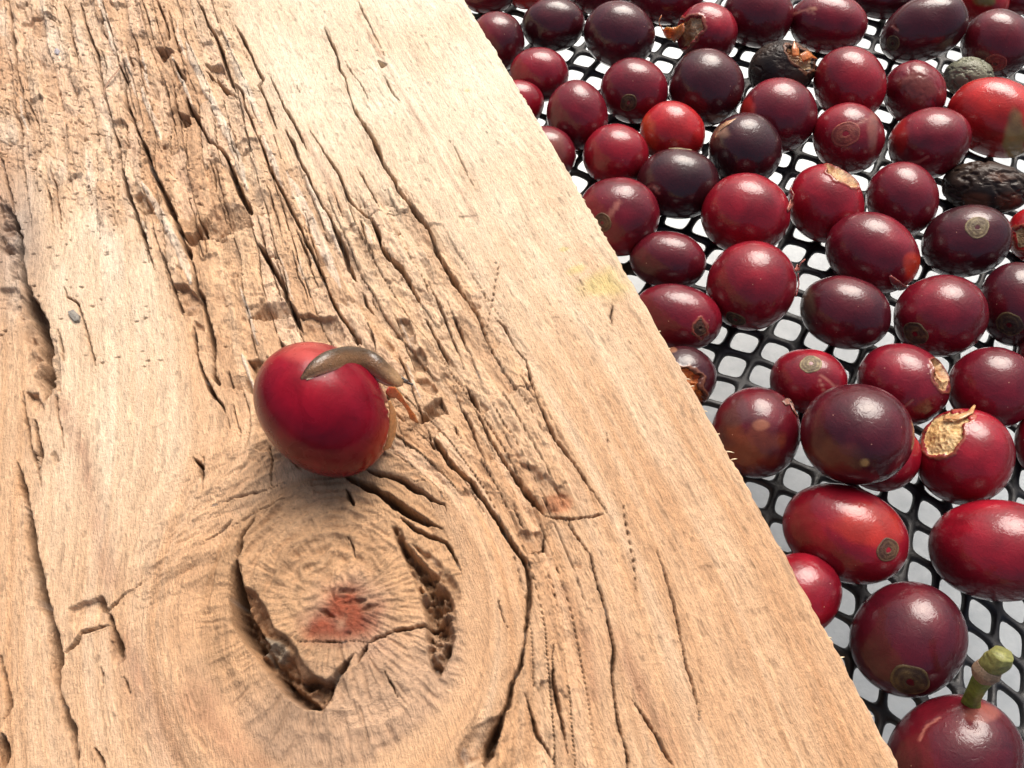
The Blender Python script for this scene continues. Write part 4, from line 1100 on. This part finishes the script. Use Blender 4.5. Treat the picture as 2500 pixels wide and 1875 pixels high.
# (centre u, v, semi-axes, tilt, colour, label, options) in the photograph's pixels at 2212 wide
CH = [
 (1055, -17, 62, 48, 0, 'd', 'dark cherry cut by the top border, in the corner against the board edge'),
 (1075, 88, 57, 66, 20, 'd', 'dark glossy cherry tucked against the board edge near its far end', {'amp': .03}),
 (1140, -32, 52, 55, 0, 'o', 'orange red cherry barely showing at the top border near the board'),
 (1195, 54, 69, 59, 8, 'p', 'dark purple cherry, second from the board edge along the top row'),
 (1288, -22, 60, 55, 0, 'm', 'deep red cherry peeking out behind two purple ones at the top border'),
 (1338, 76, 74, 78, 60, 'd', 'round maroon cherry with a hooked highlight in the top row, left of the torn one'),
 (1440, -6, 80, 62, 0, 'm', 'dark red cherry behind the torn orange-flapped one at the top border'),
 (1527, 72, 68, 66, 60, 'r', 'red cherry with a torn side and a curled orange flap of skin, top row', {'torn': [([(1461, 50), (1475, 38), (1500, 34), (1519, 40), (1520, 60), (1505, 85), (1480, 108), (1455, 100), (1440, 70)], .22, *PEACH)], 'flap': [([(1478, 60), (1462, 75), (1440, 68), (1428, 48), (1432, 34)], [.10, .16, .17, .12, .03], [.42, .13, .04], [.0, .08, .12, .1, .05])]}),
 (1637, 32, 72, 76, 90, 'd', 'large dark cherry hanging into the top border, right of the torn one'),
 (1787, 52, 86, 66, 0, 'm', 'maroon cherry with wrinkled skin and a pale fleck, in the top row', {'patch': [(1755, 18, 14, 6, [.35, .16, .10], .9), (1790, 92, 70, 5, [.25, .06, .04], .5)], 'scratch': [([(1712, 30), (1740, 22), (1760, 30)], 3)]}),
 (1910, -5, 78, 48, 0, 'd', 'nearly black cherry at the top border between two larger cherries'),
 (1993, 63, 102, 68, 28, 'p', 'long dark purple cherry lying aslant with a ringed scar on its lower end', {'scar': [(1929, 93, 16, 'dark')], 'scratch': [([(1928, 56), (1940, 66)], 3)], 'amp': .03}),
 (2118, 0, 62, 62, 0, 'o', 'bright orange red cherry with a green spot at the top border', {'patch': [(2130, 2, 22, 14, [.16, .14, .03], .9)]}),
 (2192, -5, 60, 38, 0, 'r', 'pinkish red cherry in the top right corner', {'lift': .1}),
 (2152, 96, 80, 74, 30, 'd', 'dark maroon cherry below the top right corner with a dull scar underneath', {'scar': [(2150, 138, 20, 'red')], 'lift': .0}),
 (1165, 162, 64, 60, 0, 'm', 'maroon cherry near the board, above another standing upright'),
 (1120, 224, 56, 52, 0, 'r', 'smooth red cherry half hidden behind the board edge'),
 (1246, 250, 67, 77, 10, 'm', 'upright maroon cherry beside the half hidden red one at the board', {}),
 (1370, 197, 73, 72, 0, 'm', 'maroon cherry with an olive scar low on its front, in the third row', {'scar': [(1358, 222, 21, 'dark')]}),
 (1525, 189, 82, 84, 0, 'p', 'big dusky purple cherry with a brown scrap at its foot', {'patch': [(1552, 258, 26, 12, [.20, .08, .04], .8)]}),
 (1688, 152, 74, 64, 20, 'k', 'blackened rotting cherry with a spiky orange tear on top', {'wr': .05, 'torn': [([(1702, 102), (1722, 98), (1755, 118), (1758, 150), (1740, 158), (1718, 140), (1705, 125)], .14, *TAN)], 'flap': [([(1718, 122), (1716, 108), (1713, 96)], [.08, .07, .01], [.50, .15, .04], [.02, .08, .12]), ([(1730, 126), (1745, 120), (1762, 128)], [.09, .08, .01], [.50, .15, .04], [.02, .08, .04])]}),
 (1835, 184, 79, 82, 0, 'r', 'clean round red cherry right of the rotting orange-topped one', {'amp': .015}),
 (1976, 202, 69, 70, 0, 'm', 'small maroon cherry with brown netted skin and a black blemish', {'patch': [(1985, 195, 45, 45, [.16, .05, .03], .55), (1978, 247, 12, 12, [.02, .02, .01], .9)], 'wr': .02}),
 (2092, 168, 56, 44, 5, 'g', 'shrivelled grey green dried cherry between fresh ones near the right border', {'wr': .13}),
 (2152, 255, 110, 86, -12, 'o', 'large bright red cherry with a tan leathery patch, at the right border', {'patch': [(2192, 305, 26, 60, [.38, .24, .08], .95), (2192, 262, 20, 26, [.12, .06, .03], .6)]}),
 (1180, 335, 64, 63, 0, 'm', 'brownish maroon cherry partly behind the board edge, fourth row', {'patch': [(1200, 320, 30, 40, [.20, .06, .04], .6)]}),
 (1330, 336, 71, 68, 0, 'r', 'bright red cherry with a pale hooked highlight, in front of an orange red one', {'amp': .015}),
 (1452, 290, 70, 71, 30, 'o', 'orange red cherry above a dusky one with a scarred top', {'patch': [(1395, 290, 26, 40, [.45, .07, .02], .6)]}),
 (1463, 398, 77, 90, 90, 'p', 'dusky purple cherry with a pale disc scar facing up', {'scar': [(1470, 316, 27, 'pale')], 'scratch': [([(1395, 410), (1412, 402), (1425, 420)], 3)]}),
 (1608, 326, 83, 78, 50, 'p', 'purple black cherry with brown papery peel on its upper left', {'flap': [([(1545, 300), (1556, 280), (1573, 268), (1590, 258)], [.05, .09, .08, .02], [.34, .18, .10], [.02, .04, .05, .02])], 'patch': [(1560, 285, 22, 16, [.26, .14, .09], .8), (1548, 300, 18, 26, [.12, .07, .05], .5)]}),
 (1680, 250, 85, 81, 20, 'm', 'glossy maroon cherry right below the rotting orange-topped one', {'patch': [(1610, 238, 22, 30, [.36, .02, .014], .8)]}),
 (1832, 300, 79, 77, 0, 'r', 'red cherry with a round navel facing the viewer, fourth row', {'scar': [(1826, 289, 31, 'red')], 'patch': [(1885, 290, 12, 50, [.32, .14, .10], .5)], 'scratch': [([(1842, 272), (1860, 262), (1872, 258)], 3)]}),
 (2007, 310, 93, 75, 22, 'm', 'oval maroon cherry with a pale scratch, tilted up to the right', {'scratch': [([(1962, 352), (1985, 350), (2005, 338)], 4)], 'patch': [(1940, 290, 25, 40, [.36, .02, .014], .6)]}),
 (1335, 468, 85, 89, 90, 'm', 'maroon cherry with a scar line running into a ringed navel, at the board edge', {'scar': [(1301, 481, 24, 'tan')], 'scratch': [([(1336, 438), (1320, 460), (1308, 478)], 7)]}),
 (1610, 463, 97, 87, 0, 'r', 'plump red cherry with a leafy sliver of skin at its right end', {'flap': [([(1700, 455), (1708, 438), (1710, 422), (1703, 408)], [.04, .10, .09, .01], [.34, .12, .09], [.02, .05, .07, .06])], 'amp': .015}),
 (1783, 440, 83, 85, 40, 'r', 'bright red cherry with its top right torn open to dry tan flesh', {'bite': [(1846, 344, 52, *TAN)]}),
 (1948, 430, 80, 80, 0, 'm', 'smooth round maroon cherry just right of the torn-topped red one', {'amp': .015}),
 (2127, 406, 98, 57, -4, 'k', 'black shrivelled cherry with brown bulges near the right border', {'wr': .12, 'patch': [(2115, 432, 32, 18, [.14, .055, .03], .8), (2172, 432, 28, 20, [.14, .055, .03], .8), (2160, 385, 30, 14, [.12, .06, .04], .6)]}),
 (1443, 563, 82, 64, -8, 'd', 'dark oval cherry between the board edge and a bigger red one', {}),
 (1622, 618, 99, 95, 30, 'r', 'large red cherry with an upturned shred of skin on its right and an olive scar', {'scar': [(1589, 690, 26, 'dark')], 'flap': [([(1715, 585), (1722, 578), (1727, 568), (1735, 562)], [.03, .07, .07, .03], [.26, .08, .06], [.04, .05, .06, .06]), ([(1717, 640), (1722, 615), (1720, 590)], [.02, .04, .04], [.22, .04, .04], [.03, .05, .05])], 'amp': .012}),
 (1883, 546, 107, 86, -22, 'm', 'large maroon cherry split open at its lower right end', {'bite': [(1985, 652, 40, [.16, .03, .02], [.06, .01, .01])], 'flap': [([(1922, 595), (1932, 608), (1950, 622), (1975, 612), (1990, 604)], [.02, .07, .08, .06, .02], [.20, .05, .05], [.02, .03, .04, .03, .02])], 'patch': [(1975, 580, 22, 34, [.42, .03, .01], .9)]}),
 (2086, 522, 100, 78, 14, 'p', 'dark cherry with a pale greenish ringed scar high on its face', {'scar': [(2112, 490, 26, 'pale')]}),
 (2238, 508, 66, 62, 0, 'o', 'red cherry with a torn tan mark cut by the right border', {'torn': [([(2182, 500), (2200, 490), (2225, 490), (2225, 540), (2195, 535)], .06, *TAN)]}),
 (1462, 684, 97, 71, -12, 'm', 'maroon cherry with a dark hollow calyx, its left end behind the board', {'scar': [(1513, 709, 23, 'tan')], 'torn': [([(1499, 700), (1513, 690), (1527, 700), (1526, 718), (1512, 728), (1500, 718)], .10, [.10, .05, .03], [.03, .02, .01])]}),
 (1826, 676, 102, 80, -14, 'd', 'dark oval cherry with a greyish left end, right of open net', {'patch': [(1745, 660, 22, 60, [.09, .07, .045], .6)]}),
 (2030, 684, 105, 88, 10, 'm', 'maroon cherry with a large brown ringed scar at its lower left', {'scar': [(1976, 722, 30, 'dark')]}),
 (2195, 658, 84, 92, 0, 'd', 'dark cherry with an olive scar, cut by the right border', {'scar': [(2180, 702, 28, 'dark')]}),
 (1466, 818, 70, 82, 100, 'p', 'dusky cherry half behind the board, torn open to orange pulp', {'torn': [([(1465, 795), (1485, 790), (1503, 800), (1515, 812), (1512, 835), (1525, 865), (1530, 890), (1500, 870), (1470, 830)], .15, *ORG)], 'patch': [(1450, 755, 12, 7, [.30, .14, .08], .7)]}),
 (1746, 823, 87, 71, -8, 'r', 'small pinkish red cherry with a tan disc scar on top, below open net', {'scar': [(1752, 785, 27, 'pale')], 'scratch': [([(1775, 810), (1795, 830), (1812, 838)], 3), ([(1768, 815), (1775, 830), (1778, 842)], 2.5)]}),
 (1948, 830, 101, 86, -22, 'm', 'maroon cherry with a brown sunken bite at its upper right', {'bite': [(2052, 790, 32, *TAN)], 'torn': [([(2016, 790), (2028, 785), (2044, 800), (2050, 830), (2044, 846), (2030, 840), (2018, 822)], .05, *TAN)], 'scratch': [([(1955, 878), (1972, 864)], 3)]}),
 (2141, 838, 98, 90, 0, 'm', 'big maroon cherry with a puckered highlight near the right border', {}),
 (1632, 934, 98, 98, 20, 'd', 'dark brown tinged cherry against the board, its tip torn', {'patch': [(1620, 965, 70, 50, [.16, .035, .015], .7), (1645, 917, 22, 12, [.26, .09, .05], .9), (1600, 890, 45, 30, [.05, .035, .035], .5)], 'flap': [([(1692, 872), (1705, 868), (1712, 885), (1722, 900)], [.05, .07, .05, .02], [.26, .13, .10], [.02, .05, .03, .02])]}),
 (1850, 938, 124, 110, -10, 'd', 'very large dark cherry lying on top of its neighbours, with a tiny tan fleck', {'lift': .72, 'patch': [(1868, 1000, 10, 9, [.36, .22, .08], .95), (1800, 985, 60, 40, [.14, .03, .014], .6)]}),
 (1905, 985, 84, 78, 0, 'r', 'red cherry mostly hidden beneath the very large dark one', {'cz': .8}),
 (2083, 987, 109, 105, 0, 'r', 'large red cherry with a pale papery tear on its upper left', {'torn': [([(2015, 900), (2045, 890), (2080, 897), (2100, 903), (2085, 920), (2082, 945), (2060, 972), (2030, 985), (2010, 982), (1992, 965), (2000, 925)], .05, [.62, .42, .20], [.50, .28, .10])], 'flap': [([(2040, 905), (2070, 905), (2095, 895), (2104, 882)], [.04, .06, .06, .015], [.50, .26, .12], [.03, .05, .06, .08])], 'amp': .012}),
 (2252, 955, 64, 72, 0, 'r', 'red cherry with only its left edge showing at the right border'),
 (1822, 1151, 142, 102, -22, 'r', 'big long red cherry with an orange glow and a brown navel', {'scar': [(1918, 1188, 28, 'tan')], 'patch': [(1870, 1140, 80, 55, [.34, .022, .010], .7)], 'amp': .012}),
 (2150, 1188, 152, 110, -8, 'r', 'big smooth oval red cherry cut by the right border, above the net holes', {'amp': .01}),
 (1722, 1285, 91, 96, 110, 'r', 'crimson cherry whose left half is behind the lower board edge', {'amp': .012}),
 (1960, 1379, 127, 125, 0, 'd', 'large round dark cherry with a brown disc scar underneath', {'scar': [(1966, 1472, 42, 'dark')], 'amp': .012}),
 (2058, 1642, 152, 146, 0, 'd', 'biggest cherry, dark maroon with a green stem, cut by the bottom border', {'amp': .012, 'patch': [(2120, 1540, 40, 18, [.26, .08, .06], .7)], 'scratch': [([(1985, 1600), (2000, 1570), (2030, 1550)], 3)], 'stem': {'pts': [(2097, 1522, -.05), (2103, 1500, .1), (2112, 1482, .25), (2124, 1462, .4), (2132, 1450, .48), (2140, 1440, .53), (2142, 1437, .55), (2152, 1428, .6), (2160, 1422, .65), (2166, 1412, .7)]}}),
 (2246, 768, 52, 60, 0, 'm', 'maroon cherry showing only as a sliver at the right border'),
]
ELL = [make_cherry(d_, i) for i, d_ in enumerate(CH)]
CHECK = 0
if CHECK:
    Vu = ICO[4][0]
    for i in range(len(ELL)):
        for j in range(len(ELL)):
            if i == j or np.linalg.norm(ELL[i].c - ELL[j].c) > 2.6: continue
            P = ELL[i].c + Vu @ ELL[i].M.T; q = np.linalg.norm((P - ELL[j].c) @ ELL[j].Mi.T, axis=1)
            pen = (1 - q.min()) * min(ELL[j].sem)
            if pen > .08: open('/tmp/pen.txt','a').write(f'PEN {i} {j} {pen:.2f}\n')
    open('/tmp/pen.txt','a').write('\n'.join(f'C {i} {np.round(e.c,2)} {np.round(e.sem,2)}' for i, e in enumerate(ELL)))

# ------------------------------------------------------------------ the cherry on the board and its slug
BE = place_ellipsoid(790 / KD, 999 / KD, 181 / KD, 147 / KD, -42, ZB - .02, 0.0, 1.0)
Vu, F_, r = fruit_points(BE, 6, 77, .010)
W = BE.c + Vu @ BE.M.T; px = proj(W)
front = np.einsum('ij,ij->i', W - CAMP, Vu @ BE.Mi) < 0
col = np.zeros((len(Vu), 3)) + np.array([.22, .003, .012])
w = np.clip(.5 + .9 * vn3(Vu, 1.4, 3) + .25 * vn3(Vu, 5, 5), 0, 1)[:, None]
col = col + (np.array([.14, .002, .010]) - col) * w
# peach left rim with bounced wood light painted in, orange towards the open end
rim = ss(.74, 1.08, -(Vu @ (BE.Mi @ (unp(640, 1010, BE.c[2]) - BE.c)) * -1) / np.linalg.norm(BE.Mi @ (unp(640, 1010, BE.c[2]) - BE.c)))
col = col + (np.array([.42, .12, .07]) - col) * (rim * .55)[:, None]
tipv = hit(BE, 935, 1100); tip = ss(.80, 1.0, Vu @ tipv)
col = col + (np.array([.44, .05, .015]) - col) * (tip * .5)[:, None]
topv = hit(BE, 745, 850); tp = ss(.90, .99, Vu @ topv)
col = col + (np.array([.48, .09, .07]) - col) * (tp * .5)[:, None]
P = np.array([(936, 985), (944, 1000), (950, 1030), (946, 1070), (934, 1098), (950, 1110), (980, 1090), (990, 1020), (970, 975)], float)
x, y = px[:, 0] + 3 * vn(px[:, 0] * .1, px[:, 1] * .1, 2), px[:, 1] + 3 * vn(px[:, 0] * .1, px[:, 1] * .1, 3)
D = np.full(len(x), 1e9)
for k in range(len(P)):
    a_ = P[k]; e = P[(k + 1) % len(P)] - a_; tt = np.clip(((x - a_[0]) * e[0] + (y - a_[1]) * e[1]) / (e @ e), 0, 1)
    D = np.minimum(D, np.hypot(x - a_[0] - tt * e[0], y - a_[1] - tt * e[1]))
sd = np.where(inpoly(P, x, y), D, -D)
fm = np.where((px[:, 0] > 925) & (np.abs(px[:, 1] - 1040) < 75), ss(-1, 5, sd), 0)
r = r - fm * .09 + .01 * np.exp(-((sd + 4) / 3) ** 2)
W = BE.c + (Vu * r[:, None]) @ BE.M.T
root = empty('coffee_cherry', (BE.c[0], BE.c[1], ZB))
tag(root, 'large glossy red cherry resting alone on the wooden board, with a slug on it', 'cherry')
fs = fm[F_].mean(1) > .5
def sub3(name, Fs, m_, c_):
    u_, inv = np.unique(Fs, return_inverse=True)
    return mesh_obj(name, W[u_], inv.reshape(Fs.shape), m_, root, True, c_[u_])
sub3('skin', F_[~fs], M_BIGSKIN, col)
if fs.any(): sub3('torn_flesh', F_[fs], M_FLESH, np.zeros((len(Vu), 3)) + np.array([.52, .26, .12]))
# thin torn rim of the open end and the long orange shred that hangs from it
def on_board(u, v, h): return unp(u, v, ZB + h)
P3 = [on_board(u, v, h) for u, v, h in ((945, 952, 1.15), (958, 958, 1.02), (972, 966, .85), (985, 982, .62), (998, 1000, .35), (1008, 1018, .12), (1020, 1032, .03))]
tt = np.linspace(0, 6, 25); P3 = np.stack([np.interp(tt, np.arange(7), np.array(P3)[:, i]) for i in range(3)], 1)
V, Fs = ribbon(P3, np.interp(tt, np.arange(7), [.05, .085, .05, .028, .03, .05, .012]), .014, np.array([0, -.4, .9]))
mesh_obj('skin_flap', V, Fs, M_FLAP, root, True, np.array([.26, .03, .012]) + (np.array([.38, .17, .07]) - np.array([.26, .03, .012])) * np.repeat(np.linspace(0, 1, 25), 8)[:, None] ** 1.5)
P3 = [on_board(u, v, h) for u, v, h in ((950, 978, .85), (958, 1005, .7), (959, 1035, .55), (956, 1065, .42), (948, 1088, .32), (938, 1098, .28))]
tt = np.linspace(0, 5, 21); P3 = np.stack([np.interp(tt, np.arange(6), np.array(P3)[:, i]) for i in range(3)], 1)
V, Fs = ribbon(P3, np.interp(tt, np.arange(6), [.02, .05, .07, .06, .05, .02]), .012, np.array([.6, -.3, .7]))
mesh_obj('skin_flap', V, Fs, M_FLAP, root, True, np.array([.50, .24, .10]))

top = [(733, 922), (754, 889), (783, 865), (817, 852), (856, 846), (899, 854), (928, 870), (952, 892), (973, 912), (987, 928)]
bot = [(737, 927), (762, 922), (795, 913), (826, 905), (856, 900), (890, 906), (916, 921), (944, 936), (966, 946), (984, 941)]
top, bot = np.array(top, float), np.array(bot, float)
mid = (top + bot) / 2; hw = np.linalg.norm(top - bot, axis=1) / 2
dist = []
for i, (u, v) in enumerate(mid):
    w_ = hit(BE, u, v); q = BE.c + BE.M @ w_; d = ray(u, v); dist.append((q - CAMP) @ d / (d @ d))
dist = np.array(dist)
dist[-3:] = dist[-4] + np.array([.05, .12, .20])
n0 = len(mid); tt = np.linspace(0, n0 - 1, 73)
def cr(A):
    A = np.asarray(A, float); i = np.clip(np.floor(tt).astype(int), 0, n0 - 2); f = tt - i
    p0 = A[np.maximum(i - 1, 0)]; p1 = A[i]; p2 = A[i + 1]; p3 = A[np.minimum(i + 2, n0 - 1)]
    f = f if A.ndim == 1 else f[:, None]
    return .5 * (2 * p1 + (p2 - p0) * f + (2 * p0 - 5 * p1 + 4 * p2 - p3) * f ** 2 + (3 * p1 - p0 - 3 * p2 + p3) * f ** 3)
tp_, bt_, ds_ = cr(top), cr(bot), cr(dist)
na = 40; V = []; vc = []
for i in range(len(tt)):
    m_ = (tp_[i] + bt_[i]) / 2; d = ray(*m_); hwc = max(np.linalg.norm(tp_[i] - bt_[i]) / 2 * ds_[i] / FPX, .006)
    cen = CAMP + d * ds_[i]; dn = -d / np.linalg.norm(d)
    up3 = (CAMP + ray(*tp_[i]) * ds_[i]) - (CAMP + ray(*bt_[i]) * ds_[i]); up3 /= np.linalg.norm(up3)
    cen = cen + dn * hwc * .35
    for k in range(na):
        an = 2 * math.pi * k / na
        cu_, cd_ = math.cos(an), math.sin(an)      # up in the picture, towards the camera
        rr = hwc
        keel = 1 + .05 * max(0, cu_) ** 3
        foot = max(0, -cu_) ** 6 * .04
        V.append(cen + up3 * (cu_ * rr * keel) + dn * (cd_ * rr * (.82 + foot)))
        g_ = ss(-.97, -.50, cu_)
        c_ = np.array([.64, .42, .28]) * (1 - g_) + np.array([.19, .10, .048]) * g_
        hd = ss(5.8, 8.5, tt[i]); c_ = c_ * (1 - hd) + (np.array([.50, .31, .16]) * (.7 + .4 * g_)) * hd
        db = ss(.1, .9, cu_) * (1 - hd * .7); c_ = c_ * (1 - db) + np.array([.048, .029, .016]) * db
        vc.append(c_)
V = np.array(V); vc = np.array(vc); m = len(tt)
Fs = [[i * na + k, i * na + (k + 1) % na, (i + 1) * na + (k + 1) % na, (i + 1) * na + k] for i in range(m - 1) for k in range(na)]
Fs += [list(range(na))[::-1], [(m - 1) * na + k for k in range(na)]]
slug = empty('slug', tuple(V.mean(0)))
tag(slug, 'small wet grey brown slug stretched over the top of the large cherry on the board', 'slug')
mesh_obj('body', V, Fs, M_SLUG, slug, True, vc)
q_ = CAMP + ray(*mid[-1]) * dist[-1]
def sp(u, v, dd): return CAMP + ray(u, v) * (dist[-1] - dd)
tube_part('tentacle', [sp(978, 927, 0), sp(990, 933, .03), sp(1002, 937, .05), sp(1009, 939, .05)], [.03, .017, .015, .02], slug, [.06, .05, .045], M_SLUG, 12, 5)
tube_part('tentacle', [sp(974, 918, .03), sp(986, 925, .07), sp(996, 931, .09)], [.03, .016, .016], slug, [.07, .06, .05], M_SLUG, 12, 5)
# pale rim of the foot, a sub-strip below the body
P3 = []; Wd = []
for i in range(4, len(tt) - 8, 2):
    b = bt_[i] + (bt_[i] - tp_[i]) / np.linalg.norm(bt_[i] - tp_[i]) * 1.5
    d = ray(*b); P3.append(CAMP + d * (ds_[i] - .04)); Wd.append(.028 * math.sin(math.pi * (i / len(tt))) + .006)
V, Fs = ribbon(P3, Wd, .02, np.array([0, -.5, .86]))
mesh_obj('foot', V, Fs, M_SLUG, slug, True, np.array([.60, .40, .28]))
